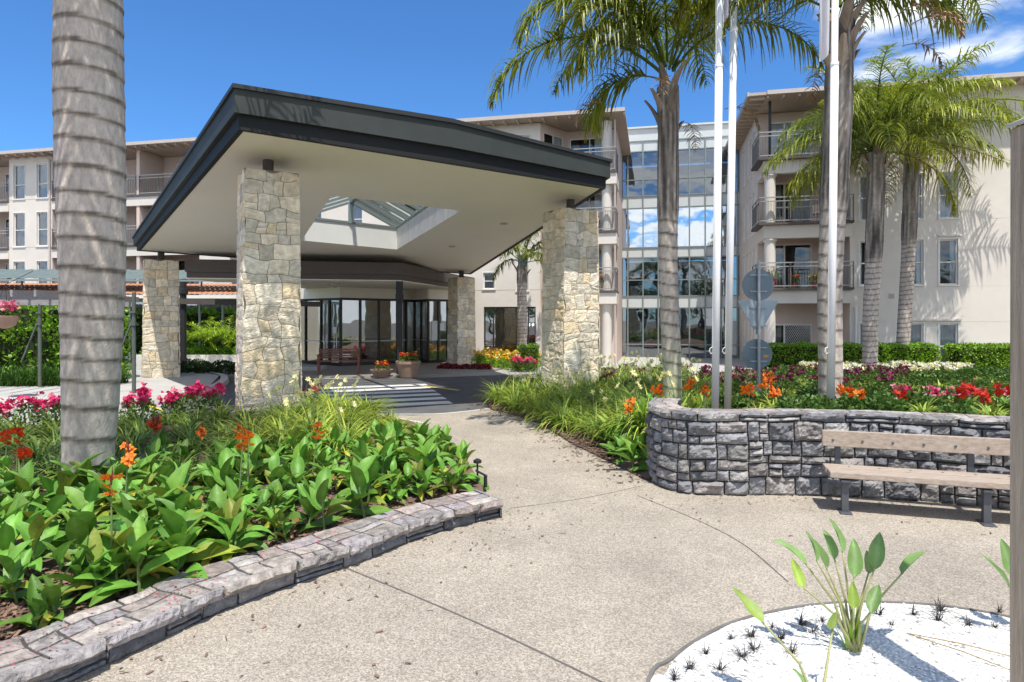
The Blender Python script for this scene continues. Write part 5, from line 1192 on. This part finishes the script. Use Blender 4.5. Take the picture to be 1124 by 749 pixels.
for i, (px, py, lab, fl) in enumerate(((848, 316, 'red pot with white flowers on the first-floor corner balcony', [WHITE]), (872, 316, 'small red pot of orange flowers on the first-floor corner balcony', [ORTIP, RED]), (893, 316, 'low pot of yellow flowers on the first-floor corner balcony', [YEL]))):
    q = F1.p(Uof(px, VR - .2), 3.42, .2); k = .6 if i else 1; pot('balcony_pot', lab, q, [(.13 * k, 0), (.2 * k, .32 * k), (.21 * k, .38 * k), (.17 * k, .38 * k)], 'redpot', fl, 510 + i, .24 * k + .05, .5 * k)
for i, (px, z, lab) in enumerate(((653, FLZ[1], 'clay pots of greenery on the upper centre balcony behind the second column'), (657, FLZ[0], 'orange flowers in a clay pot on the lower centre balcony'))):
    q = F0.p(Uof(px, VL), z, .05); pot('balcony_pot', lab, q, [(.15, 0), (.2, .32), (.22, .38), (.17, .38)], 'terracotta', [ORANGE, YEL] if i else [RED], 520 + i, .24, .3)
t = thing('outdoor_chair', 'pale pink outdoor chair on the second-floor corner balcony', 'chair', tuple(F1.p(Uof(901, VR), FLZ[1], -.3)))
F = F1; s = Uof(901, VR); mb = MB(); bar(mb, F, s - .22, s + .22, FLZ[1] + .42, FLZ[1] + .46, -.5, -.1); mb.build('seat', M['pink'], t); mb = MB(); bar(mb, F, s - .22, s + .22, FLZ[1] + .46, FLZ[1] + .85, -.53, -.5); mb.build('backrest', M['pink'], t)
for a in (-.2, .17):
    for b in (-.5, -.14): mb = MB(); bar(mb, F, s + a, s + a + .03, FLZ[1], FLZ[1] + .42, b, b + .03); mb.build('leg', M['pink'], t)
# hanging basket filling
HB, hp = HBc
s = shrubby(530, 'basket_flowers', 'shrub', .34, .28, 220, .08, [PINK, LPINK], 16, .06, 5); s.location = tuple(hp + Vector((0, 0, .05))); tag(s, 'pink flowers and foliage spilling from the hanging basket', 'flowers')

# clipped hedges: leaf-covered boxes
def hedge(name, c, sx, sy, h, label, cat, rz=0, n=5200, lw=.06, col=(1.15, 1.25, .9), rough=.05, grp=None, round_=0.0):
    rg = random.Random(int(c[0] * 17 + 3)); t = thing(name, label, cat, c, rz, grp); mb = MB(); mb2 = MB(); q = .07
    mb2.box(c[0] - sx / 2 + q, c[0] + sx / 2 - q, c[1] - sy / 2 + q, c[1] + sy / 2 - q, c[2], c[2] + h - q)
    A1, A2, A3 = sx * h, sy * h, sx * sy
    for k in range(n):
        f = rg.uniform(0, A1 * 1.6 + 2 * A2 + A3)
        if f < A1 * 1.6: side = -1 if f < A1 * 1.3 else 1; p = Vector((rg.uniform(-.5, .5) * sx, side * sy / 2, rg.uniform(0, h))); nn = Vector((0, side, 0))
        elif f < A1 * 1.6 + 2 * A2: side = rg.choice((-1, 1)); p = Vector((side * sx / 2, rg.uniform(-.5, .5) * sy, rg.uniform(0, h))); nn = Vector((side, 0, 0))
        else: p = Vector((rg.uniform(-.5, .5) * sx, rg.uniform(-.5, .5) * sy, h)); nn = Vector((0, 0, 1))
        b = rough * 2.2 * nz(p.x * 2.1 + c[0], p.y * 2.1, p.z * 2.1); p = p + nn * (b + rg.uniform(-rough, rough * .6))
        if round_: p.z -= round_ * (abs(p.x) / (sx / 2)) ** 3 * (p.z / h)
        d = (nn + rv(rg, .75) + Vector((0, 0, .3))).normalized(); s = d.cross(rv(rg)).normalized() * lw * .34; g_ = rg.uniform(.6, 1.45); c_ = (col[0] * g_ * rg.uniform(.85, 1.2), col[1] * g_, col[2] * g_); p = p + Vector(c)
        mb.face([mb.vert(p, c_), mb.vert(p + d * lw * .5 + s, c_), mb.vert(p + d * lw, c_), mb.vert(p + d * lw * .5 - s, c_)])
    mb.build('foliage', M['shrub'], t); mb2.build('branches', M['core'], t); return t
def hx(px, d): return (px - CX) / FPX * d
hz_ = -.35
for i, (a, b, d, lab) in enumerate(((838, 951, 24.2, 'clipped box hedge in front of the corner balconies'), (966, 1030, 24.0, 'clipped box hedge between the two wall palms and the tall ground-floor window'), (1056, 1135, 23.6, 'clipped box hedge beyond the tall ground-floor window, above the bench end'), )):
    x0, x1 = hx(a, d), hx(b, d); hedge('box_hedge', ((x0 + x1) / 2, d + .5, hz_), x1 - x0, 1.1, 1.42, lab, 'hedge', 0, 9000 if i == 0 else 6000, .085, (2.1, 2.2, 1.0))
hedge('box_hedge', (hx(580, 26), 26.2, 0), .72, .7, .98, 'small square clipped hedge beside the second stone column', 'hedge', 0, 2200, .07, (1.3, 1.4, .8))
hedge('leafy_hedge', (-16.9, 20.4, .1), 8.0, 1.6, 2.35, 'tall glossy dark green hedge under the grey pergola', 'hedge', .1, 12000, .13, (1.9, 2.1, 1.0), .16)
# strappy grass in front of the tall hedge
mb = MB(); rg2 = random.Random(8)
for k in range(5200):
    x = rg2.uniform(-21, -11.9); y = 18.9 + .1 * (x + 16.9) + rg2.uniform(-.5, .45); g_ = rg2.uniform(.5, 1.2); az = rg2.uniform(0, 6.3)
    blade(mb, (x, y, .12), dirv(az, rg2.uniform(.7, 1.4)), rg2.uniform(.5, .95), .022, rg2.uniform(.6, 1.9), 4, (.75 * g_, 1.0 * g_, .8 * g_))
o = mb.build('ornamental_grass', M['shrub']); tag(o, 'mass of dark green strappy grass along the foot of the tall hedge', 'grass', kind='stuff')
# ferns (young palms) above the planter wall
def frond(mb, mr, base, az, elev, L, droop, rg, leafL=.7, n=50, lw=.035, col=(1, 1, 1), tipc=(2.4, 1.8, .9), seg=3, hang=1.0, start=.12, yaw=0):
    K = 16; pts = [Vector(base)]; d = dirv(az, elev)
    for k in range(K):
        t_ = k / K; e = elev - droop * (t_ ** 1.25); d = dirv(az + yaw * t_, e); pts.append(pts[-1] + d * (L / K))
    rad = [max(.004, .030 * L / 3.5 * (1 - k / (K + 1)) ** .8) for k in range(K + 1)]; mr.cur = (1.0, 1.0, .999); mr.tube(pts, rad, 5, False)
    for i in range(n):
        t_ = start + (1 - start) * (i + rg.random() * .7) / n; f = t_ * K; k = min(K - 1, int(f)); p = pts[k].lerp(pts[k + 1], f - k); tg = (pts[k + 1] - pts[k]).normalized(); sd = tg.cross(Vector((0, 0, 1)))
        if sd.length < .1: sd = Vector((math.sin(az), -math.cos(az), 0))
        sd.normalize(); up = sd.cross(tg).normalized(); ll = leafL * (math.sin(math.pi * min(1, .12 + .9 * t_)) ** .6) * rg.uniform(.8, 1.15)
        for s in (-1, 1):
            dd = (sd * s * rg.uniform(.55, 1.0) + tg * rg.uniform(.35, .8) + up * rg.uniform(-.35, .75)).normalized(); q = p.copy(); w = lw * rg.uniform(.75, 1.15); g_ = rg.uniform(.6, 1.35); c0 = tuple(x * g_ for x in col); c1 = tuple(col[j] * g_ * (1 - t_ * .6) + tipc[j] * g_ * t_ * .6 for j in range(3)); wd_ = dd.cross(Vector((0, 0, 1)) if abs(dd.z) < .9 else Vector((1, 0, 0))).normalized(); pr_ = None
            for j in range(seg + 1):
                u = j / seg; ww = w * .5 * (1 - u ** 1.6) + .002; c = tuple(c0[m_] * (1 - u) + c1[m_] * u for m_ in range(3)); cur = (mb.vert(q - wd_ * ww, c), mb.vert(q + wd_ * ww, c))
                if pr_: mb.face((pr_[0], pr_[1], cur[1], cur[0]))
                pr_ = cur; q = q + dd * (ll / seg); dd = (dd + Vector((0, 0, -.50 * hang)) * (1 + u)).normalized()
for i, (x, y, s) in enumerate(((-13.7, 26.7, 1.2), (-12.8, 26.8, 1.5), (-11.9, 26.7, 1.3))):
    t = thing('fern_palm', ['bright green feathery fern at the pavilion end of the planter', 'tallest bright green feathery fern in the middle of the planter', 'bright green feathery fern at the lobby end of the planter'][i], 'fern', (x, y, .5)); rg3 = random.Random(40 + i)
    for k in range(16):
        mb = MB(); frond(mb, mb, (x, y, .95), k * 2.4, rg3.uniform(.5, 1.35), 1.5 * s * rg3.uniform(.8, 1.1), rg3.uniform(1.2, 2.0), rg3, .32, 34, .03, (2.6, 2.7, 1.3), (3.4, 3.2, 1.3), 2, .7, .1); mb.build('frond', M['frond'], t)
P_ = scatter([(-15.2, 26.3), (-9.8, 26.3), (-9.8, 27.2), (-15.2, 27.2)], .4, rg)
place([shrubby(s + 180, 'leafy_planter_plant', 'shrub', .3, .45, 260, .1, None, lcol=(1.8, 2.0, 1)) for s in range(2)], P_, lambda x, y: .5, 'bright green leafy plant filling the pale planter', 'plant', 'leafy plants in the planter', rg)

# ---------- palms
def palm(label, base, top, r0, r1, nfr, L, seed, ring=.3, crown=(.9, 1.6), leafL=.75, droop=(1.3, 2.2), specs=(), bulge=0, col=(1, 1, 1), boots=8, dead=4, base_flare=.25, nleaf=52, lw=.034, elr=(-.25, 1.35), mid_thick=.0, green=0):
    rg = random.Random(seed); base = Vector(base); top = Vector(top); H_ = (top - base).length; t = thing('palm_tree', label, 'palm tree', tuple(base)); mb = MB(); n = 28; K = int(H_ / .028); rows = []; nxt = 0
    for k in range(K + 1):
        u = k / K; z = u * H_; c = base.lerp(top, u) + Vector((.07 * math.sin(u * 4.5 + seed), .03 * math.sin(u * 4), 0)) * min(1, u * 3) * (1 - u); r = r0 + (r1 - r0) * u + bulge * math.sin(math.pi * min(1, u * 1.1)) + base_flare * r0 * max(0, 1 - z / .5) ** 2
        zc = u * 1; row = []
        th_ = smoothstep((u - (1 - mid_thick)) / .06) if mid_thick else 0
        for j in range(n):
            a = 2 * math.pi * j / n; zz = z + .028 * math.sin(a + seed) + .018 * nz(math.cos(a) * 2, math.sin(a) * 2, z * 1.5 + seed); ph = (zz / ring + (.25 if ring < .26 else .55) * nz(zz * 1.1, seed)) % 1; rid = 1 + .030 * (1 - ph) ** 3 + .010 * nz(a * 3, zz * 6) + .02 * nz(math.cos(a) * 2, zz * 4, seed)
            s_ = max(smoothstep((ph - .78) / .16) * (.8 if ph < .97 else 1), smoothstep((.05 - ph) / .05)) * (.62 + 1.2 * abs(nz(math.cos(a) * 3, math.sin(a) * 3 + zz * 2, seed))); s_ = min(1, s_ * 1.25); v = 1 - s_ * .72
            if th_: rid *= 1 + th_ * (.10 * nz(math.cos(a) * 3 + seed, math.sin(a) * 3, zz * 1.3) + .10); v = v * (1 - th_) + th_ * (.46 + .9 * max(-.33, nz(math.cos(a) * 4, math.sin(a) * 4, zz * .9 + seed)))
            g_ = 1 + .22 * nz(math.cos(a) * 2, math.sin(a) * 2, zz * .7 + 9) ; cc = (v * g_, v * g_ * (1 - .05 * s_), v * g_ * (1 - .14 * s_))
            if green and z < green: m_ = .55 * (1 - z / green); cc = (cc[0] * (1 - m_ * .35), cc[1] * (1 + m_ * .05), cc[2] * (1 - m_ * .6))
            row.append(mb.vert((c.x + r * rid * math.cos(a), c.y + r * rid * math.sin(a), c.z), cc))
        rows.append(row)
    for a_, b_ in zip(rows, rows[1:]):
        for j in range(n): mb.face((a_[j], a_[(j + 1) % n], b_[(j + 1) % n], b_[j]))
    mb.face(rows[-1]); mb.build('trunk', M['bark'], t, smooth=True)
    for k in range(boots):                   # old leaf bases clasping the top of the trunk
        mb = MB(); az = k * 2.4 + rg.uniform(-.3, .3); z = -rg.uniform(.1, 1.0) * min(1.2, H_ * .16); c = top + Vector((0, 0, z)); d = dirv(az, 1.3); w0 = r1 * .8; pr_ = None; q = c + Vector((math.cos(az), math.sin(az), 0)) * r1 * .8; Lb = rg.uniform(.35, .75) * min(1, H_ / 6 + .2); sd = Vector((-math.sin(az), math.cos(az), 0)); g_ = rg.uniform(.6, 1.6)
        for j in range(6):
            u = j / 5; w = w0 * (1 - .75 * u); o_ = Vector((math.cos(az), math.sin(az), 0)); mb.cur = (g_, g_ * .97, g_ * .93); cur = [mb.vert(q - sd * w - o_ * w * .5), mb.vert(q + o_ * .03), mb.vert(q + sd * w - o_ * w * .5)]
            if pr_: mb.face((pr_[0], pr_[1], cur[1], cur[0])); mb.face((pr_[1], pr_[2], cur[2], cur[1]))
            pr_ = cur; q = q + d * (Lb / 5); d = (d + o_ * .10).normalized()
        mb.build('leaf_base', M['boot'], t)
    ks = [(k * 2.399 + rg.uniform(-.2, .2), elr[0] + (elr[1] - elr[0]) * ((k + .5) / nfr) ** .8, L * rg.uniform(.85, 1.1), rg.uniform(*droop)) for k in range(nfr)]
    for (az, el, l_, dr) in ks + list(specs):
        mb = MB(); mr = mb; o_ = Vector((math.cos(az), math.sin(az), 0)) * r1 * .5; g_ = rg.uniform(.8, 1.2); old = smoothstep((.35 - el) / .6)
        frond(mb, mr, top + o_ + Vector((0, 0, .05 + .25 * max(0, el))), az, el, l_, dr, rg, leafL, nleaf, lw, (col[0] * g_ * (1 + .9 * old + (ye := (.75 if rg.random() < .3 else 0))), col[1] * g_ * (1 + .35 * old + ye * .65), col[2] * g_ * (1 + .2 * old)), (3.6, 2.3, .8), 4, 1.0, .16, rg.uniform(-.35, .35)); mb.build('frond', M['frond'], t)
    for k in range(dead):
        mb = MB(); az = rg.uniform(0, 6.3); frond(mb, mb, top + Vector((math.cos(az), math.sin(az), -1.2 / r1 * r1 * .3)) * 1, az, .3, L * .3, 2.2, rg, .25, 16, .03, (1.3, 1.1, .8), (1.1, .9, .7), 2, 1.4, .2); o = mb.build('flower_stalk', M['boot'], t)
    return t
def topat(px, py, d): return D(px, py, d)
b = D(95, 560, 7.0); P1T = palm('thick ringed grey palm trunk rising from the cannas by the low wall', (-4.66, 7.0, .08), (-4.58, 6.95, 8.4), .225, .27, 14, 3.3, 1, .26, droop=(1.4, 2.1), bulge=.085, boots=6, dead=0, base_flare=.1, nleaf=44, specs=((R(84), .55, 5.0, 1.0), (R(102), .7, 4.6, 1.1), (R(70), .4, 4.2, .9), (R(-60), .35, 3.6, 1.0), (R(-82), .1, 3.8, .9), (R(-104), .4, 3.6, 1.0), (R(-75), -.2, 3.2, .7), (R(-125), .1, 3.4, .9)))
mb = MB(); rgd = random.Random(5); frond(mb, mb, (-4.85, 6.9, 7.4), R(190), -1.15, 2.9, .25, rgd, .16, 60, .03, (.8, .45, .9), (.9, .5, .8), 2, 1.2, .3); o = mb.build('dead_frond', M['boot'], P1T)
b = D(738, 440, 11.0); palm('tall palm standing in the daylilies between the canopy and the pair of flagpoles', (b.x, 11, hR(b.x, 11) - .1), topat(733, 96, 11), .158, .165, 8, 3.0, 2, .22, droop=(1.6, 2.5), leafL=.95, green=1.7,
     specs=((R(178), .72, 3.8, 2.25), (R(196), 1.05, 3.6, 2.6), (R(215), 1.2, 3.1, 3.0), (R(168), .35, 1.8, 2.4), (R(185), 1.3, 3.0, 3.0), (R(10), 1.1, 3.2, 1.5), (R(205), .9, 2.6, 2.9)), mid_thick=.42, boots=8, elr=(.85, 1.45), col=(1.25, 1.15, 1), nleaf=64)
b = D(911, 430, 10.2); palm('tall thick-crowned palm directly behind the single flagpole', (b.x, 10.2, hR(b.x, 10.2) - .1), topat(922, 26, 10.2), .175, .195, 11, 3.1, 3, .24, droop=(1.6, 2.5), leafL=.95,
     specs=((R(180), .8, 3.2, 2.3), (R(192), .4, 2.6, 1.8), (R(168), .95, 3.4, 2.6), (R(0), .9, 2.6, 2.6), (R(-15), .5, 1.9, 2.0), (R(205), .65, 3.0, 2.2), (R(185), 1.0, 2.9, 2.8)), mid_thick=.5, boots=12, elr=(.8, 1.45), nleaf=64, dead=5, col=(1.2, 1.1, 1))
b = D(955, 412, 22); palm('shorter palm with its pale trunk foot showing before the clipped hedges', (b.x, 22, -.1), topat(962, 168, 22), .235, .26, 30, 4.0, 4, .18, droop=(1.2, 2.1), leafL=1.05, mid_thick=.5, boots=10, lw=.045, elr=(-.1, 1.45), col=(1.15, 1.15, 1), dead=3, specs=((R(175), .1, 3.6, 1.5), (R(190), .5, 4.2, 1.8)))
b = D(990, 405, 24.5); palm('palm whose trunk rises behind the hedge close to the greige wall', (b.x, 24.5, -.4), topat(1002, 155, 24.5), .23, .25, 28, 4.2, 5, .18, droop=(1.2, 2.0), leafL=1.05, mid_thick=.45, boots=10, lw=.045, elr=(-.1, 1.45), col=(1.2, 1.2, 1), dead=3, specs=((R(-12), .68, 5.8, 1.5), (R(-25), .4, 4.6, 1.2), (R(-5), -.15, 3.8, .3), (R(8), .8, 5.0, 1.7)))
b = D(572, 392, 28); palm('slim distant palm beside the second stone column in front of the dark shop window', (b.x, 28, 0), topat(573, 292, 28), .22, .20, 14, 2.6, 6, .16, droop=(1.3, 2.2), leafL=.6, mid_thick=.2, boots=5, lw=.045, elr=(.2, 1.4), dead=2)

# dark grass tufts in the pebbles and the strelitzias
rg = random.Random(21)
def tuft(seed):
    r_ = random.Random(seed); t = thing('black_grass_tuft', None, None); mb = MB()
    for k in range(26): g_ = r_.uniform(.6, 1.8); blade(mb, (r_.uniform(-.015, .015), r_.uniform(-.015, .015), 0), dirv(r_.uniform(0, 6.3), r_.uniform(.5, 1.45)), r_.uniform(.07, .15), .006, r_.uniform(.4, 1.8), 3, (g_, g_, g_))
    mb.build('foliage', M['blackgrass'], t); return t
TP = [(757, 735), (775, 718), (790, 738), (803, 702), (815, 724), (825, 700), (828, 716), (848, 690), (858, 704), (868, 722), (880, 688), (893, 698), (902, 684), (965, 677), (978, 690), (1003, 676), (1030, 683), (1032, 672), (1063, 688), (1097, 673), (1092, 690), (740, 746)]
ppts = []
for px, py in TP: q = G(px, py - 2, .03); ppts.append((q.x, q.y))
place([tuft(s) for s in range(4)], ppts, lambda x, y: .035, 'small near-black grass tuft planted in the white pebbles', 'plant', 'black grass tufts in the pebbles', rg, .55, 1.05)
def strelitzia(label, base, leaves, seed, hidden=()):
    rg = random.Random(seed); base = Vector(base); t = thing('paddle_leaf_plant', label, 'plant', tuple(base))
    for (px, py, dd, ll, az, el, yl) in leaves:
        c = D(px, py, dd); d = dirv(R(az), R(el)); s = c - d * ll * .5; mb = MB(); mb.cur = (1.15, 1.05, .9); m1 = base.lerp(s, .5) + Vector(((base.x - s.x) * .12, (base.y - s.y) * .1, .03)); off = Vector((rg.uniform(-.03, .03), rg.uniform(-.03, .03), 0))
        mb.tube([base + off, (base + off).lerp(m1, .5) + Vector((0, 0, .0)), m1, m1.lerp(s, .55), s], [.011, .009, .0075, .006, .005], 7); lf = mb.build('leaf_stalk', M['palestem'], t, smooth=True)
        mb = MB(); broadleaf(mb, s - d * ll * .1, d, ll * 1.2, ll * .46, -.25 if yl else .3, .5, 9, .005, rg, (2.0, 1.35, 1.6) if yl else (1.25, 1.0, 2.0)); mb.build('leaf', M['leaf'], lf, smooth=True)
    mb = MB()
    for k in range(12): blade(mb, base + Vector((rg.uniform(-.03, .03), rg.uniform(-.03, .03), 0)), dirv(rg.uniform(0, 6.3), rg.uniform(1.1, 1.5)), rg.uniform(.12, .28), .035, .2, 4, (2.2, 1.5, 1.0), (1.6, 1.5, 1))
    mb.build('base_sheath', M['leaf'], t)
    return t
bA = G(936, 716, .03)
strelitzia('young strelitzia with upright paddle leaves in the white pebble bed', bA, [(869, 604, 4.0, .19, 150, 40, 0), (874, 629, 3.9, .15, 120, 60, 1), (893, 600, 3.95, .16, 120, 75, 0), (901, 607, 4.05, .17, 120, 65, 0), (911, 597, 4.1, .16, 100, 62, 0), (920, 587, 4.05, .18, 120, 72, 0), (938, 612, 4.0, .20, 60, 68, 0), (963, 604, 4.0, .20, 45, 66, 0), (953, 617, 4.1, .12, 80, 80, 0), (1002, 615, 3.95, .20, 20, 38, 0), (960, 656, 3.8, .17, 45, 45, 0), (936, 653, 3.95, .14, 80, 80, 1)], 3)
bB = Vector((1.62, 3.32, .03))
strelitzia('sparse strelitzia with a long yellowing leaf leaning over the pebbles', bB, [(820, 666, 3.45, .19, 130, 30, 1), (917, 684, 3.5, .15, 260, 50, 1), (880, 745, 3.5, .1, 130, 50, 0), (960, 800, 3.2, .15, 10, 60, 0)], 4)
bC = G(1132, 700, .03)
strelitzia('strelitzia partly hidden behind the weathered timber post', bC, [(1095, 625, 4.2, .2, 140, 58, 0), (1106, 612, 4.3, .2, 100, 75, 0), (1135, 600, 4.2, .2, 60, 60, 0)], 5)
mb = MB(); rgq = random.Random(3)
for k, (a, b) in enumerate((((995, 695), (1115, 722)), ((1000, 697), (1115, 738)))): mb.cur = (.42, .30, .12); mb.tube([G(*a, .05), G((a[0] + b[0]) / 2, (a[1] + b[1]) / 2 - 2, .07), G(*b, .05)], [.003, .004, .003], 5)
o = mb.build('fallen_stalk', M['petal']); tag(o, 'dry straw-coloured fallen stalk lying on the white pebbles', 'stalk')

# ---------- trees across the street behind the viewpoint, which the glass reflects
def broad_tree(label, base, h, r, seed):
    rg = random.Random(seed); base = Vector(base); t = thing('broadleaf_tree', label, 'tree', tuple(base), 0, 'trees reflected in the glass'); mb = MB(); mb.tube([base, base + Vector((.2, 0, h * .5)), base + Vector((.1, .2, h * .85))], [.3, .2, .06], 8)
    for k in range(6): a = k * 1.1; mb.tube([base + Vector((.15, 0, h * .4)), base + Vector((math.cos(a) * r * .6, math.sin(a) * r * .6, h * .75))], [.12, .03], 6)
    mb.build('trunk', M['bark'], t); mb = MB(); cl = [base + Vector((rg.uniform(-.6, .6) * r, rg.uniform(-.6, .6) * r, h * rg.uniform(.35, .9))) for _ in range(14)]
    for k in range(1500):
        c = rg.choice(cl); p = c + rv(rg, r * .2); g_ = rg.uniform(.5, 1.2); d = rv(rg).normalized(); q = d.cross(rv(rg)).normalized() * .16; cc = (g_, g_, g_); mb.face([mb.vert(p, cc), mb.vert(p + d * .2 + q, cc), mb.vert(p + d * .45, cc), mb.vert(p + d * .2 - q, cc)])
    mb.build('crown', M['shrub'], t)
for i, x in enumerate((-30, -22, -15, -7.5, 1, 9, 17, 26)): broad_tree('broad green street tree opposite the entrance, reflected in the glass', (x, -26 - (i % 3) * 3, -.0 if x < 20 else -1), 7.2 + (i * 37 % 5) * .7, 4.2, 700 + i)

# loose pebbles standing proud of the white bed
mb = MB(); rgp = random.Random(77)
for k in range(15000):
    x = rgp.uniform(.5, 4.5); y = rgp.uniform(2.7, 4.8)
    if x / y > .85 or not inside((x, y), pb): continue
    e = linedist((x, y), pb, True)
    if e < .015: continue
    z = .012 + .03 * smoothstep(e / .5) + .012 * nz(x * 4, y * 4); r_ = rgp.uniform(.005, .012); g_ = rgp.uniform(.75, 1.05) if rgp.random() < .95 else .35; mb.cur = (.88 * g_, .87 * g_, .83 * g_); a = rgp.uniform(0, 6.3); u = Vector((math.cos(a), math.sin(a), 0)) * r_ * rgp.uniform(1, 1.5); v = Vector((-math.sin(a), math.cos(a), 0)) * r_; c = Vector((x, y, z + r_ * .3)); w = Vector((0, 0, r_ * .6))
    i = [mb.vert(c + u), mb.vert(c + v), mb.vert(c - u), mb.vert(c - v), mb.vert(c + w + u * .2)]
    for q in range(4): mb.face((i[q], i[(q + 1) % 4], i[4]))
tag(mb.build('loose_pebbles', mat('pebble_stone', (1, 1, 1), .8, .05, 30, 0, attr=True), smooth=False), kind='stuff')

# pieces of one part that stand apart become parts of their own
def split_apart(o, newname, gap=.012):
    me = o.data
    if me.users > 1: return
    n = len(me.vertices); par = list(range(n))
    def find(a):
        while par[a] != a: par[a] = par[par[a]]; a = par[a]
        return a
    for p in me.polygons:
        v = p.vertices
        for k in v[1:]:
            a, b = find(v[0]), find(k)
            if a != b: par[b] = a
    isl = {}
    for v in me.vertices: isl.setdefault(find(v.index), []).append(v.index)
    keys = list(isl); bb = []
    for k in keys:
        c = [me.vertices[i].co for i in isl[k]]; bb.append(([min(q[j] for q in c) - gap for j in range(3)], [max(q[j] for q in c) + gap for j in range(3)]))
    cl = list(range(len(keys)))
    def f2(a):
        while cl[a] != a: cl[a] = cl[cl[a]]; a = cl[a]
        return a
    for i in range(len(keys)):
        for j in range(i + 1, len(keys)):
            if all(bb[i][0][k] <= bb[j][1][k] and bb[j][0][k] <= bb[i][1][k] for k in range(3)):
                a, b = f2(i), f2(j)
                if a != b: cl[b] = a
    groups = {}
    for i in range(len(keys)): groups.setdefault(f2(i), []).append(keys[i])
    if len(groups) < 2 or len(groups) > 100: o.name = newname; return
    root = {k: g for g, ks in groups.items() for k in ks}; faces = {}
    for p in me.polygons: faces.setdefault(root[find(p.vertices[0])], []).append(p)
    ca = me.color_attributes.get('Col'); first = True
    for g, fs in faces.items():
        mb = MB(); mp = {}
        for p in fs:
            for v in p.vertices:
                if v not in mp: mp[v] = len(mb.v); mb.v.append(me.vertices[v].co.copy()); mb.c.append(tuple(ca.data[v].color[:3]) if ca else (1, 1, 1))
            mb.f.append(tuple(mp[v] for v in p.vertices)); mb.mi.append(0)
        q = mb.build(newname, list(me.materials)); q.parent = o.parent; q.location = o.location
        if me.polygons[0].use_smooth: q.data.polygons.foreach_set('use_smooth', [True] * len(q.data.polygons))
        if first:
            for c in list(o.children): c.parent = q
            first = False
    bpy.data.objects.remove(o)
ren = dict(rafters='rafter', main_beams='main_beam', bolts='bolt', mullions='mullions')
for o in list(bpy.data.objects):
    if o.type != 'MESH' or o.parent is None: continue
    b = o.name.split('.')[0]
    if b in ('wall', 'balcony_beam', 'balcony_slab', 'rafters', 'main_beams', 'interior_column', 'interior_pier', 'notice', 'downlight', 'bracket', 'bolts', 'column', 'parapet', 'spandrel', 'wall_trim', 'glass', 'awning_frame') or (b == 'flower' and o.parent.name.startswith('canna') and o.data.users == 1):
        if b == 'column' and len(o.data.vertices) > 2000: continue
        if b == 'wall' and len(o.data.polygons) > 1500: continue
        split_apart(o, ren.get(b, b), .03 if b == 'flower' else .012)
